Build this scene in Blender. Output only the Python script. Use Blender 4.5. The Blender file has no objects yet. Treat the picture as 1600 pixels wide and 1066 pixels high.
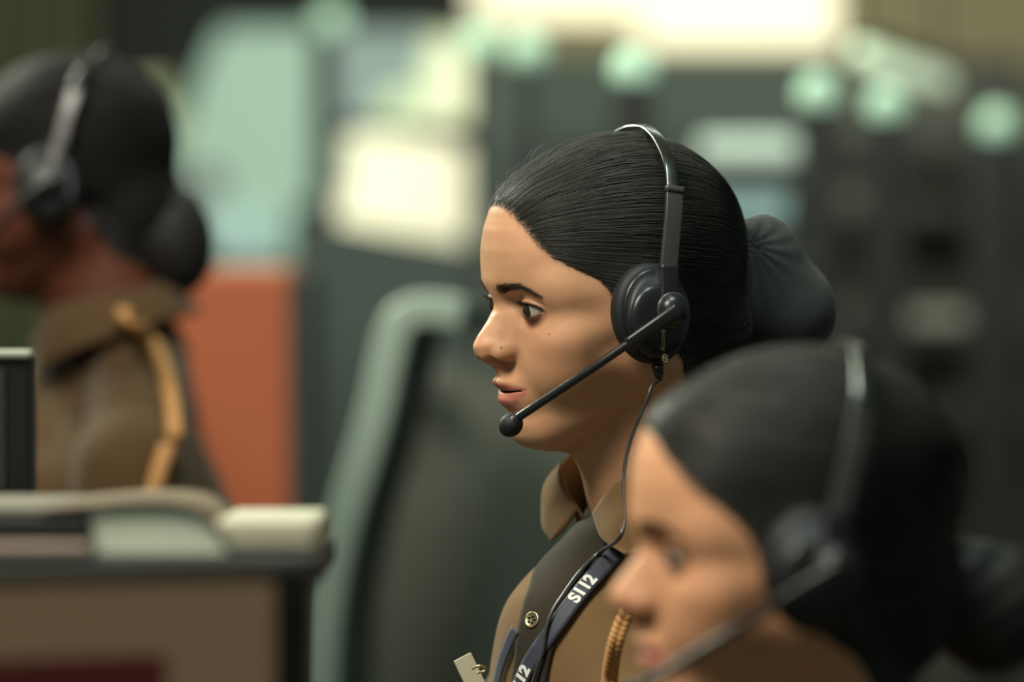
import bpy, math, random
import numpy as np
from mathutils import Matrix, Vector
random.seed(4); rng = np.random.default_rng(7)
SC = bpy.context.scene
COL = SC.collection
PI = math.pi

# ---------------------------------------------------------------- camera, world, lights, exposure
CAMZ = 1.2
cam_data = bpy.data.cameras.new('camera'); cam = bpy.data.objects.new('camera', cam_data); COL.objects.link(cam)
cam.location = (0, 0, CAMZ); cam.rotation_euler = (PI/2, 0, 0)
cam_data.lens = 135; cam_data.sensor_width = 36; cam_data.clip_start = .05; cam_data.clip_end = 60
cam_data.dof.use_dof = True; cam_data.dof.focus_distance = 2.70; cam_data.dof.aperture_fstop = 2.05
SC.camera = cam
SC.view_settings.view_transform = 'Standard'; SC.view_settings.look = 'None'
SC.view_settings.exposure = 0.0; SC.view_settings.gamma = 1.0; SC.view_settings.use_curve_mapping = False
world = bpy.data.worlds.new('world'); SC.world = world; world.use_nodes = True
world.node_tree.nodes['Background'].inputs[0].default_value = (.34, .42, .38, 1)
world.node_tree.nodes['Background'].inputs[1].default_value = 0.25
def area(name, loc, target, size, sizey, energy, color):
    l = bpy.data.lights.new(name, 'AREA'); l.shape = 'RECTANGLE'; l.size = size; l.size_y = sizey; l.energy = energy; l.color = color
    o = bpy.data.objects.new(name, l); COL.objects.link(o); o.location = loc
    o.rotation_euler = (Vector(target)-Vector(loc)).to_track_quat('-Z', 'Y').to_euler()
    return o
area('unseen_area_light', (-1.0, 1.5, 2.85), (0.0, 2.7, 1.2), .8, .8, 62, (1, .91, .77))
area('unseen_area_light', (-1.4, 4.4, 2.5), (0.0, 2.75, 1.15), .6, .6, 54, (.92, 1, .80))  # unseen rim light, added behind left to graze the profile
area('unseen_area_light', (.15, 2.35, 2.9), (0.1, 2.75, 1.2), .5, .5, 17, (.9, 1, .92))  # unseen overhead light, placed for sheen on the crown
area('unseen_area_light', (.3, 4.9, 2.8), (.2, 5.9, .9), 1.2, 1.2, 34, (.9, 1, .85))

def p2w(px, py, Y):
    return np.array([(px-800)*Y/6000, Y, CAMZ-(py-533)*Y/6000])
def pose(psi, th, ph):
    c, s = np.cos, np.sin; psi, th, ph = map(np.radians, (psi, th, ph))
    F0 = np.array([-c(psi), -s(psi), 0]); L0 = np.array([s(psi), -c(psi), 0]); Z = np.array([0, 0, 1.])
    F = c(th)*F0-s(th)*Z; U = c(th)*Z+s(th)*F0
    U2 = c(ph)*U+s(ph)*L0; L = c(ph)*L0-s(ph)*U
    return np.stack([F, L, U2], 1)
class Frame:
    """a body frame: x forward, y to the person's left, z up, in millimetres"""
    def __init__(s, R, O): s.R = R; s.O = np.array(O)
    def M(s): return Matrix([list(s.R[i])+[s.O[i]] for i in range(3)]+[[0, 0, 0, 1]])
    def world(s, p): return s.O + (np.asarray(p, 'f8')/1000) @ s.R.T
    def local(s, w): return (np.asarray(w)-s.O) @ s.R*1000
    def ray(s, px, py, f, y0=1.6, y1=4.2):
        """the first point on surface f (local mm) seen along a line of sight"""
        Y = np.arange(y0, y1, .002); W = p2w(px, py, 1.)[None]*0 + np.stack([(px-800)*Y/6000, Y, CAMZ-(py-533)*Y/6000], 1)
        v = f(s.local(W).astype('f4')); k = np.where(v < 0)[0]
        if not len(k): k = [int(np.argmin(v))]
        i = k[0]; t = 0 if i == 0 else v[i-1]/(v[i-1]-v[i]+1e-9)
        w = W[max(i-1, 0)] + (W[i]-W[max(i-1, 0)])*t
        return s.local(w)
def grad(f, P):
    P = np.asarray(P, 'f8').reshape(-1, 3); e = .5
    g = np.stack([f((P+np.eye(3)[i]*e).astype('f4'))-f((P-np.eye(3)[i]*e).astype('f4')) for i in range(3)], 1)
    return g/np.maximum(np.linalg.norm(g, axis=1, keepdims=True), 1e-6)

# ---------------------------------------------------------------- materials
def srgb(r, g, b):
    return tuple(((c/255)/12.92 if c/255 <= .04045 else ((c/255+.055)/1.055)**2.4) for c in (r, g, b))+(1,)
def mat(name, col, rough=.5, metal=0, spec=.5, emit=None, strength=1, sss=0, bump=None, noise=None, coat=0, sheen=0, trans=0):
    m = bpy.data.materials.new(name); m.use_nodes = True; nt = m.node_tree; b = nt.nodes['Principled BSDF']
    b.inputs['Base Color'].default_value = col if len(col) == 4 else tuple(col)+(1,)
    b.inputs['Roughness'].default_value = rough; b.inputs['Metallic'].default_value = metal
    b.inputs['Specular IOR Level'].default_value = spec
    b.inputs['Coat Weight'].default_value = coat; b.inputs['Sheen Weight'].default_value = sheen
    b.inputs['Transmission Weight'].default_value = trans
    if sss:
        b.inputs['Subsurface Weight'].default_value = sss; b.inputs['Subsurface Radius'].default_value = (1, .35, .2); b.inputs['Subsurface Scale'].default_value = .006
    if emit:
        b.inputs['Emission Color'].default_value = emit; b.inputs['Emission Strength'].default_value = strength
    tc = None
    if bump or noise:
        tc = nt.nodes.new('ShaderNodeTexCoord')
    if bump:   # (scale, strength, distance, kind)
        n = nt.nodes.new('ShaderNodeTexNoise'); n.inputs['Scale'].default_value = bump[0]; n.inputs['Detail'].default_value = 3
        bp = nt.nodes.new('ShaderNodeBump'); bp.inputs['Strength'].default_value = bump[1]; bp.inputs['Distance'].default_value = bump[2]
        nt.links.new(tc.outputs['Object'], n.inputs['Vector']); nt.links.new(n.outputs['Fac'], bp.inputs['Height']); nt.links.new(bp.outputs['Normal'], b.inputs['Normal'])
    if noise:  # (scale, second colour)
        n = nt.nodes.new('ShaderNodeTexNoise'); n.inputs['Scale'].default_value = noise[0]; n.inputs['Detail'].default_value = 4
        mx = nt.nodes.new('ShaderNodeMix'); mx.data_type = 'RGBA'
        mx.inputs[6].default_value = b.inputs['Base Color'].default_value; mx.inputs[7].default_value = noise[1]
        nt.links.new(tc.outputs['Object'], n.inputs['Vector']); nt.links.new(n.outputs['Fac'], mx.inputs[0]); nt.links.new(mx.outputs[2], b.inputs['Base Color'])
    return m
def attr_mat(name, rough, spec, sss=0, bump=None, coat=0):
    m = mat(name, (1, 1, 1, 1), rough, spec=spec, sss=sss, bump=bump, coat=coat); nt = m.node_tree
    a = nt.nodes.new('ShaderNodeAttribute'); a.attribute_name = 'tint'
    nt.links.new(a.outputs['Color'], nt.nodes['Principled BSDF'].inputs['Base Color'])
    return m
M = {}
M['skin'] = attr_mat('skin', .5, .32, sss=.22, bump=(900, .12, .0004))
M['eye'] = attr_mat('eye', .12, .6, coat=.6)
M['hair_shaded'] = mat('hair_shaded', (.014, .013, .012), .6, spec=.25)  # hair with the left side's dimness put into its colour
M['hair'] = mat('hair', (.038, .039, .033), .42, spec=.4)
M['hair_cap'] = mat('hair_cap', (.024, .026, .023), .5, spec=.3)
M['brow'] = mat('brow', (.075, .058, .042), .6, spec=.2)
M['net'] = mat('net', (.018, .026, .025), .75, spec=.25, sheen=.3)
M['teeth'] = mat('teeth', srgb(200, 190, 175), .25)
M['black'] = mat('black_plastic', (.012, .014, .015), .32, spec=.5, bump=(1500, .05, .0002))
M['black_soft'] = mat('black_foam', (.010, .013, .014), .6, spec=.4, bump=(700, .3, .0006))
M['grey_plastic'] = mat('grey_plastic', (.045, .046, .046), .30, spec=.6)
M['steel_dark'] = mat('dark_steel', (.16, .17, .165), .22, metal=1)
M['gold_print'] = mat('gold_print', srgb(190, 180, 140), .4)
M['white_print'] = mat('white_print', srgb(232, 236, 225), .6)
M['brass'] = mat('brass', (.75, .62, .34), .3, metal=1)
M['steel'] = mat('steel', (.8, .8, .72), .25, metal=1)
M['navy'] = mat('navy_ribbon', (.030, .036, .060), .6, sheen=.2, bump=(1200, .3, .0003))
M['cord'] = mat('tan_cord', srgb(190, 140, 85), .8)
M['stone'] = mat('dark_mark', (.12, .07, .045), .5)
M['black_text'] = mat('black_mark', (.02, .02, .018), .5)
def cloth(name, c, c2):
    m = mat(name, c, .8, spec=.2, sheen=.12, noise=(6, c2)); nt = m.node_tree; b = nt.nodes['Principled BSDF']
    tc = nt.nodes.new('ShaderNodeTexCoord'); n = nt.nodes.new('ShaderNodeTexNoise'); n.inputs['Scale'].default_value = 11; n.inputs['Detail'].default_value = 2; n.inputs['Distortion'].default_value = .6
    b1 = nt.nodes.new('ShaderNodeBump'); b1.inputs['Strength'].default_value = .5; b1.inputs['Distance'].default_value = .012
    n2 = nt.nodes.new('ShaderNodeTexNoise'); n2.inputs['Scale'].default_value = 900
    b2 = nt.nodes.new('ShaderNodeBump'); b2.inputs['Strength'].default_value = .25; b2.inputs['Distance'].default_value = .0004
    for k in (n, n2): nt.links.new(tc.outputs['Object'], k.inputs['Vector'])
    nt.links.new(n.outputs['Fac'], b1.inputs['Height']); nt.links.new(n2.outputs['Fac'], b2.inputs['Height'])
    nt.links.new(b1.outputs['Normal'], b2.inputs['Normal']); nt.links.new(b2.outputs['Normal'], b.inputs['Normal'])
    return m
M['khaki_shaded'] = cloth('khaki_cloth_shaded', srgb(84, 63, 36), srgb(74, 56, 33))  # same khaki, darkened in colour as shade at the left edge
M['khaki_chest_shade'] = cloth('khaki_chest_shade', srgb(54, 48, 37), srgb(47, 43, 33))  # khaki with the head's shade put into the colour
M['khaki'] = cloth('khaki_cloth', srgb(124, 97, 63), srgb(110, 86, 56))

# ---------------------------------------------------------------- object helpers
def link_mesh(name, V, F, m, frame=None, root=None, smooth=True, scale=.001, tint=None, mats=None):
    me = bpy.data.meshes.new(name)
    me.from_pydata((np.asarray(V, 'f8')*scale).tolist(), [], F.tolist() if hasattr(F, 'tolist') else F)
    if smooth: me.polygons.foreach_set('use_smooth', [True]*len(me.polygons))
    if tint is not None:
        a = me.attributes.new('tint', 'FLOAT_COLOR', 'POINT'); a.data.foreach_set('color', np.asarray(tint, 'f4').ravel())
    me.materials.append(m); me.update()
    o = bpy.data.objects.new(name, me); COL.objects.link(o)
    W = frame.M() if frame else Matrix.Identity(4)
    attach(o, W, root)
    return o
def attach(o, W, root):
    if root is not None:
        o.parent = root; o.matrix_parent_inverse = WM(root).inverted()
    o.matrix_basis = W
def WM(o):
    if o.parent is None: return o.matrix_basis.copy()
    return WM(o.parent) @ o.matrix_parent_inverse @ o.matrix_basis
def thing(name, label, cat, loc, group=None, rotz=0):
    o = bpy.data.objects.new(name, None); COL.objects.link(o); o.empty_display_size = .05
    o.matrix_basis = Matrix.Translation(Vector(loc)) @ Matrix.Rotation(rotz, 4, 'Z'); o['label'] = label; o['category'] = cat
    if group: o['group'] = group
    return o
def tag(o, label, cat, group=None, kind=None):
    if label: o['label'] = label
    if cat: o['category'] = cat
    if group: o['group'] = group
    if kind: o['kind'] = kind
    return o
def catmull(P, n):
    P = np.asarray(P, 'f8'); out = []
    Q = np.vstack([2*P[0]-P[1], P, 2*P[-1]-P[-2]])
    for i in range(1, len(Q)-2):
        for t in np.linspace(0, 1, n, endpoint=False):
            a, b, c, d = Q[i-1:i+3]
            out.append(.5*((2*b)+(-a+c)*t+(2*a-5*b+4*c-d)*t*t+(-a+3*b-3*c+d)*t**3))
    out.append(P[-1]); return np.array(out)
def frames_along(P, up):
    T = np.gradient(P, axis=0); T /= np.linalg.norm(T, axis=1, keepdims=True)+1e-9
    U = np.asarray(up, 'f8'); U = np.broadcast_to(U, P.shape)
    S = np.cross(T, U); S /= np.linalg.norm(S, axis=1, keepdims=True)+1e-9
    N = np.cross(S, T); return T, S, N
def sweep(P, section, up, closed=False, scales=None, caps=True):
    """sweep a closed 2-D section (side, normal) along the path P"""
    T, S, N = frames_along(P, up); n = len(P); k = len(section); V = []
    for i in range(n):
        sc = 1 if scales is None else scales[i]
        sx, sy = (sc if np.ndim(sc) else (sc, sc))
        for a, b in section: V.append(P[i]+S[i]*a*sx+N[i]*b*sy)
    F = []
    for i in range(n-1 if not closed else n):
        j = (i+1) % n
        for q in range(k):
            r = (q+1) % k; F.append([i*k+q, j*k+q, j*k+r, i*k+r])
    if caps and not closed:
        F.append(list(range(k))); F.append(list(range((n-1)*k, n*k))[::-1])
    return np.array(V), F
def circ(r, n=12, ry=None):
    return [(r*math.cos(2*PI*i/n), (ry or r)*math.sin(2*PI*i/n)) for i in range(n)]
def rrect(w, h, r, n=4):
    o = []
    for cx, cy, a0 in ((w/2-r, h/2-r, 0), (-w/2+r, h/2-r, 90), (-w/2+r, -h/2+r, 180), (w/2-r, -h/2+r, 270)):
        for i in range(n+1):
            a = math.radians(a0+90*i/n); o.append((cx+r*math.cos(a), cy+r*math.sin(a)))
    return o
def merge(parts):
    V = []; F = []; k = 0
    for v, f in parts:
        V.append(np.asarray(v)); F += [[i+k for i in q] for q in (f.tolist() if hasattr(f, 'tolist') else f)]; k += len(v)
    return np.vstack(V), F
def lathe(prof, n=40, sx=1, sy=1):
    """profile of (radius, height) about +z"""
    V = []; F = []; m = len(prof)
    for r, h in prof:
        for i in range(n):
            a = 2*PI*i/n; V.append((r*sx*math.cos(a), r*sy*math.sin(a), h))
    for j in range(m-1):
        for i in range(n):
            q = (i+1) % n; F.append([j*n+i, j*n+q, (j+1)*n+q, (j+1)*n+i])
    F.append(list(range(n))[::-1]); F.append(list(range((m-1)*n, m*n)))
    return np.array(V, 'f8'), F
def orient(V, origin, zdir, xdir):
    z = np.asarray(zdir, 'f8'); z /= np.linalg.norm(z); x = np.asarray(xdir, 'f8'); x = x-z*(x@z); x /= np.linalg.norm(x); y = np.cross(z, x)
    return np.asarray(origin)+V[:, :1]*x+V[:, 1:2]*y+V[:, 2:3]*z
def ball(c, r, n=16, sc=(1, 1, 1)):
    pr = [(max(1e-3, math.sin(PI*j/n))*r, -math.cos(PI*j/n)*r) for j in range(n+1)]
    V, F = lathe(pr, n*2); return V*np.array(sc)+np.array(c), F
def box(c, s, rot=0, bevel=0):
    """box of size s about c, metres, bevelled by hand"""
    w, d, h = [q/2 for q in s]; b = min(bevel, w*.9, d*.9, h*.9) if bevel else 0
    if not b:
        V = np.array([(x*w, y*d, z*h) for z in (-1, 1) for x, y in ((-1, -1), (1, -1), (1, 1), (-1, 1))])
        F = [[3, 2, 1, 0], [4, 5, 6, 7]]+[[i, (i+1) % 4, 4+(i+1) % 4, 4+i] for i in range(4)]
    else:
        V = []; sec = []
        for z, ins in ((-h, b), (-h+b*.3, b*.3), (-h+b, 0), (h-b, 0), (h-b*.3, b*.3), (h, b)):
            sec.append([(x, y, z) for x, y in rrect(2*(w-ins), 2*(d-ins), max(b-ins*.3, b*.5), 3)])
        k = len(sec[0]); V = np.array([p for q in sec for p in q]); F = []
        for j in range(len(sec)-1):
            for i in range(k):
                q = (i+1) % k; F.append([j*k+i, j*k+q, (j+1)*k+q, (j+1)*k+i])
        F.append(list(range(k))[::-1]); F.append(list(range((len(sec)-1)*k, len(sec)*k)))
    c_, s_ = math.cos(rot), math.sin(rot)
    R_ = np.array([[c_, -s_, 0], [s_, c_, 0], [0, 0, 1]])
    return V @ R_.T + np.array(c), F
def mobj(name, vf, m, root=None, smooth=False):
    o = link_mesh(name, vf[0], vf[1], m, None, root, smooth=smooth, scale=1.0)
    return o
# ---------------------------------------------------------------- implicit sculpting (millimetres)
def ell(P, c, r):
    q = (P - np.array(c, 'f4')) / np.array(r, 'f4')
    k0 = np.sqrt((q*q).sum(1)) + 1e-6
    q2 = q / np.array(r, 'f4')
    k1 = np.sqrt((q2*q2).sum(1)) + 1e-6
    return k0*(k0-1)/k1
def cap(P, a, b, ra, rb):
    a = np.array(a, 'f4'); b = np.array(b, 'f4'); ab = b-a
    t = np.clip(((P-a) @ ab) / (ab @ ab), 0, 1)
    return np.sqrt(((P - (a + t[:, None]*ab))**2).sum(1)) - (ra + (rb-ra)*t)
def smin(a, b, k):
    h = np.clip(0.5 + 0.5*(b-a)/k, 0, 1)
    return b + (a-b)*h - k*h*(1-h)
def smax(a, b, k):
    return -smin(-a, -b, k)

PROFILE = np.array([  # z, x of the face's midline
 (-98, 80), (-95.7, 83.1), (-91.6, 86.6), (-83.5, 88.0), (-76.4, 86.3), (-72.1, 87.2), (-69.4, 90.8), (-64.2, 93.4), (-60.3, 91.6),
 (-58.3, 88.0), (-56.7, 91.2), (-53.7, 94.6), (-50, 95.6), (-47.4, 94.6), (-42.6, 94.8), (-38.9, 97.2), (-35.6, 103.0),
 (-30.4, 107.9), (-23.9, 109.5), (-15.7, 104.8), (-7.3, 96.2), (0.1, 90.3), (4.5, 89.6), (12, 91.6), (20, 93.4), (28, 93.0), (42, 91.9),
 (56.5, 89.0), (70, 84.0), (78, 79)], 'f4')

def head_raw(P, ears=True):
    x, y, z = P[:, 0], np.abs(P[:, 1]), P[:, 2]
    Q = np.stack([x, y, z], 1)
    d = ell(Q, (-8, 0, 30), (92, 71, 80))                       # cranium
    d = smin(d, ell(Q, (40, 0, 28), (52, 61, 56)), 14)          # forehead
    d = smin(d, ell(Q, (36, 0, -35), (50, 55, 56)), 14)         # mid face
    d = smin(d, ell(Q, (46, 0, -70), (38, 37, 34)), 12)         # lower face
    d = smin(d, cap(Q, (2, 45, -54), (64, 14, -87), 14, 13), 15)  # jaw
    d = smin(d, ell(Q, (70, 0, -87), (18, 20, 15)), 9)          # chin
    d = smin(d, cap(Q, (6, 52, -14), (2, 47, -48), 16, 14), 16)  # ramus
    d = smin(d, cap(Q, (46, 43, -36), (8, 51, -38), 17.5, 17.5), 18)   # cheek hollow filled
    d = smin(d, cap(Q, (50, 45, 8), (4, 57, 0), 16.5, 18), 20)   # temple
    d = smin(d, ell(Q, (55, 40, -24), (22, 21, 17)), 14)        # cheekbone
    d = smin(d, cap(Q, (48, 51, -18), (5, 62, -12), 9, 8), 18)   # zygomatic arch
    d = smin(d, ell(Q, (54, 30, -46), (25, 23, 22)), 14)        # cheek
    d = smin(d, cap(Q, (76, 6, 17), (61, 42, 15), 10, 8.5), 14)     # brow ridge
    d = smin(d, ell(Q, (68, 0, -60), (24, 26, 20)), 9)          # muzzle
    d = smin(d, cap(Q, (52, 0, -88), (20, 0, -98), 16, 22), 12) # submental
    # neck
    n = cap(Q*np.array([1, 1.0, 1], 'f4'), (-14, 0, -60), (-28, 0, -200), 50, 52)
    d = smin(d, n, 16)
    d = smin(d, cap(Q, (18, 0, -118), (10, 0, -170), 15, 15), 16)       # larynx
    d = smin(d, cap(Q, (-18, 50, -50), (16, 12, -180), 9, 8), 10)       # sternomastoid
    # eye sockets
    d = smax(d, -ell(Q, (90, 27, 1), (17, 20, 10.5)), 10)
    d = smax(d, -ell(Q, (84, 45, -2), (8, 12, 9)), 8)
    # nose
    nz = cap(Q, (78, 0, 14), (83, 0, -2), 9, 7.5)
    nz = smin(nz, cap(Q, (82, 0, -2), (100, 0, -23), 7.5, 7), 5)
    nz = smin(nz, ell(Q, (100.5, 0, -25), (9.2, 9.5, 8.6)), 4)
    nz = smin(nz, ell(Q, (99, 4, -29), (7.5, 5, 5)), 3)
    nz = smin(nz, cap(Q, (78, 9, -5), (84, 11, -25), 8, 8.5), 10)
    nz = smin(nz, cap(Q, (88, 3, -8), (94, 7, -24), 5, 6), 6)
    d = smin(d, nz, 7)
    al = ell(Q, (91.0, 11.2, -29.6), (9.0, 5.8, 6.6))
    d = smin(d, al, 3.4)
    d = smin(d, cap(Q, (94, 0, -36), (88, 0, -42), 4, 4), 5)        # columella
    d = smax(d, -ell(Q, (96.3, 8.0, -35.0), (6.6, 3.4, 4.4)), 1.0)
    d = smax(d, -cap(Q, (100.5, 9.0, -33.0), (92.5, 12.6, -34.6), 1.5, 1.3), .8)  # nostrils
    # lips
    mx = lambda t: 88.0 - 10.5*(t/23.0)**2
    def lip(pts, k):
        o = None
        for (a, ra), (b, rb) in zip(pts[:-1], pts[1:]):
            c = cap(Q, a, b, ra, rb)
            o = c if o is None else smin(o, c, k)
        return o
    ul = lip([((88.6, 0, -54.6), 4.2), ((88.8, 4, -54.0), 4.6), ((85.2, 13, -54.6), 4.0), ((77.5, 23.5, -56.0), 2.0)], 1)
    ll = lip([((86.8, 0, -64.6), 5.8), ((86.0, 7, -64.2), 5.6), ((82.4, 14, -62.2), 4.3), ((77, 23, -58.8), 2.0)], 1)
    d = smin(d, ul, 2.6)
    d = smin(d, ll, 2.6)
    yy = np.clip(y/23.5, 0, 1.3)
    gap = np.maximum(np.abs(z + 58.6 - 1.6*yy**2) - .95*(1-yy**2), (87.5 - 9*yy**2) - x)
    gap = np.maximum(gap, (yy-1)*6)
    d = smax(d, -gap, 1.0)
    d = smax(d, -ell(Q, (96.4, 0, -46.0), (4, 2.6, 5.5)), 3)        # philtrum
    # lids
    E = np.array((68.3, 31, 0), 'f4'); v = Q - E
    r = np.sqrt((v*v).sum(1))
    lid = r - 13.2
    d = smin(d, np.maximum(lid, -(v[:, 0]+2)), 3.0)
    d = smin(d, np.maximum(lid-.5, -(v[:, 2]-1)), 4.5)
    az = np.degrees(np.arctan2(v[:, 1], v[:, 0])); el = np.degrees(np.arctan2(v[:, 2], np.sqrt(v[:, 0]**2+v[:, 1]**2)))
    t = (az - 17)/64.0
    mid = 0.5 - 3*t
    up = mid + 20.0*(1-np.clip(np.abs(t), 0, 1)**2.2) - 3*t
    lo = mid - 21.0*(1-np.clip(np.abs(t+.1), 0, 1)**1.7) - 1*t
    d0 = d
    op = np.maximum(np.maximum(el-up, lo-el), (np.abs(t)-1)*40)*0.22
    op = np.maximum(op, 0.8-v[:, 0])
    op = np.maximum(op, r-22)
    d = smax(d, -op, 0.8)
    cr = np.sqrt((np.abs(el-(up+15))*0.24)**2 + (d0*1.0)**2) - .5 + np.clip(np.abs(t)-.8, 0, 1)*6
    d = smax(d, -cr, 1.6)
    if not ears: return d
    # ears
    d = smin(d, ell(Q, (-4, 72.5, -8), (15, 4.5, 27)), 5)
    d = smax(d, -ell(Q, (-1, 79, -5), (9, 5, 16)), 3)
    d = smin(d, cap(Q, (6, 72, -14), (4, 72, -2), 3, 3), 2)
    return d

class Head:
    def __init__(s, warp=True):
        s.dz = None
        if warp:
            zs = np.arange(-91, 79, 1.0, 'f4'); xs = np.arange(60, 118, 0.25, 'f4')
            G = np.stack(np.meshgrid(xs, zs, indexing='ij'), -1).reshape(-1, 2)
            P = np.stack([G[:, 0], G[:, 0]*0, G[:, 1]], 1)
            f = head_raw(P).reshape(len(xs), len(zs))
            x0 = np.array([xs[np.where(f[:, j] < 0)[0].max()] if (f[:, j] < 0).any() else 60 for j in range(len(zs))])
            tgt = np.interp(zs, PROFILE[:, 0], PROFILE[:, 1])
            dlt = np.clip(tgt - x0, -9, 9)
            dlt[(zs > -61) & (zs < -56)] = np.interp(zs[(zs > -61) & (zs < -56)], [-61, -56], [dlt[zs <= -61][-1], dlt[zs >= -56][0]])
            k = np.exp(-(np.arange(-4, 5)/1.3)**2); k /= k.sum()
            s.x0 = x0; s.tgt = tgt; s.zs = zs; s.dlt = dlt
            s.dz = np.convolve(np.pad(dlt, 4, mode='edge'), k, 'valid')
    def __call__(s, P, ears=True):
        if s.dz is not None:
            z = P[:, 2]
            dx = np.interp(z, s.zs, s.dz, right=s.dz[-1])
            fz = np.where(z > 78, np.exp(-((z-78)/20)**2), 1.0)
            fz = np.where(z < -91, np.exp(-((z+91)/9)**2), fz)
            wd = np.interp(z, [-98, -75, -62, -50, -40, -25, -5, 10, 30, 70], [20, 20, 14, 14, 10, 10, 9, 20, 34, 40])
            w = np.exp(-(P[:, 1]/wd)**2) * np.clip((P[:, 0]-20)/40, 0, 1) * fz
            P = P.copy(); P[:, 0] = P[:, 0] - dx*w
        return head_raw(P.astype('f4'), ears)

def polygonize(f, lo, hi, h, coarse=5.0):
    """sparse surface nets; returns verts (N,3) and quads (M,4)"""
    lo = np.array(lo, 'f8'); hi = np.array(hi, 'f8')
    m = int(round(coarse/h)); H = h*m
    n = np.ceil((hi-lo)/H).astype(int)+1
    ax = [lo[i] + H*np.arange(n[i]) for i in range(3)]
    G = np.stack(np.meshgrid(*ax, indexing='ij'), -1).reshape(-1, 3).astype('f4')
    C = f(G).reshape(n).astype('f4')
    cells = np.abs(C) < H*1.9
    # dilate block mask: a block (i) covers fine samples around node i
    near = cells
    F = np.repeat(np.repeat(np.repeat(C, m, 0), m, 1), m, 2)
    M = np.repeat(np.repeat(np.repeat(near, m, 0), m, 1), m, 2)
    off = (m-1)//2
    idx = np.argwhere(M)
    base = lo - off*h
    vals = np.empty(len(idx), 'f4')
    for s0 in range(0, len(idx), 400000):
        vals[s0:s0+400000] = f((base + idx[s0:s0+400000]*h).astype('f4'))
    F[M] = vals
    # faces of the sampled volume count as outside
    F[0] = F[-1] = 5; F[:, 0] = F[:, -1] = 5; F[:, :, 0] = F[:, :, -1] = 5
    S = F < 0
    nx, ny, nz = S.shape
    c = np.zeros((nx-1, ny-1, nz-1), 'i1')
    for a in (0, 1):
        for b in (0, 1):
            for d in (0, 1):
                c += S[a:nx-1+a, b:ny-1+b, d:nz-1+d]
    act = (c > 0) & (c < 8)
    vid = -np.ones(act.shape, 'i8'); ai = np.argwhere(act); vid[act] = np.arange(len(ai))
    acc = np.zeros((len(ai), 3)); cnt = np.zeros(len(ai))
    corners = [(a, b, d) for a in (0, 1) for b in (0, 1) for d in (0, 1)]
    for p in corners:
        for axis in range(3):
            if p[axis]: continue
            q = list(p); q[axis] = 1
            v0 = F[ai[:, 0]+p[0], ai[:, 1]+p[1], ai[:, 2]+p[2]]
            v1 = F[ai[:, 0]+q[0], ai[:, 1]+q[1], ai[:, 2]+q[2]]
            x = (v0 < 0) != (v1 < 0)
            t = np.where(x, v0/np.where(x, v0-v1, 1), 0)
            pt = np.array(p, 'f8')[None].repeat(len(ai), 0); pt[:, axis] = t
            acc[x] += pt[x]; cnt[x] += 1
    V = base + (ai + acc/cnt[:, None])*h
    Q = []
    for axis in range(3):
        u, w = (axis+1) % 3, (axis+2) % 3
        sl0 = [slice(1, -1)]*3; sl0[axis] = slice(0, -1)
        sl1 = list(sl0); sl1[axis] = slice(1, None)
        a0 = S[tuple(sl0)]; a1 = S[tuple(sl1)]
        e = np.argwhere(a0 != a1)
        flip = a0[e[:, 0], e[:, 1], e[:, 2]]
        o = np.array([1, 1, 1]); o[axis] = 0
        e = e + o
        def g(du, dw):
            k = e.copy(); k[:, u] -= du; k[:, w] -= dw
            return vid[k[:, 0], k[:, 1], k[:, 2]]
        q = np.stack([g(0, 0), g(1, 0), g(1, 1), g(0, 1)], 1)
        q[~flip] = q[~flip][:, ::-1]
        Q.append(q)
    Q = np.concatenate(Q); Q = Q[(Q >= 0).all(1)]
    # slide the vertices onto the surface
    for _ in range(2):
        e = 0.3; g = np.stack([f((V+np.eye(3)[i]*e).astype('f4'))-f((V-np.eye(3)[i]*e).astype('f4')) for i in range(3)], 1)/(2*e)
        f0 = f(V.astype('f4')); st = f0[:, None]*g/np.maximum((g*g).sum(1), .2)[:, None]
        ln = np.sqrt((st**2).sum(1)); st *= np.minimum(1, h*.7/np.maximum(ln, 1e-6))[:, None]
        V = V - st
    return V, Q
# ---------------------------------------------------------------- people
HEAD = Head()
def poly_sd(x, z, poly):
    """signed distance to a polygon in the side view, positive inside"""
    p = np.stack([x, z], 1); n = len(poly); d = np.full(len(p), 1e9); ins = np.zeros(len(p), bool)
    for i in range(n):
        a = np.array(poly[i]); b = np.array(poly[(i+1) % n]); ab = b-a
        t = np.clip(((p-a) @ ab)/(ab @ ab), 0, 1); d = np.minimum(d, np.linalg.norm(p-(a+t[:, None]*ab), axis=1))
        c = ((a[1] > z) != (b[1] > z)) & (x < (b[0]-a[0])*(z-a[1])/(b[1]-a[1]+1e-9)+a[0]); ins ^= c
    return np.where(ins, d, -d)
HAIRLINE = [(150, 86), (84, 77.5), (79, 68), (75.5, 57), (71, 45), (63, 35), (50, 26.5), (38, 20), (31, 10), (27, -3), (17, -14), (4, -20), (-12, -26),
            (-24, -50), (-34, -75), (-60, -92), (-150, -95), (-150, 150), (150, 150)]
HC = np.array([-8., 0, 30.])
def make_hair_f(thick, line):
    def f(P):
        sd = poly_sd(P[:, 0], P[:, 2], line)
        t = np.where(sd > 0, thick*(1-np.exp(-sd/22.0)), np.maximum(sd*.5, -3))
        z = np.clip((P[:, 2]-10)/60, 0, 1)
        d = HEAD(P, ears=False) - t.astype('f4')
        return smin(d, ell(P, (-62, 0, -30), (40, 50, 52)), 12) if thick > 3 else d
    return f
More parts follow.
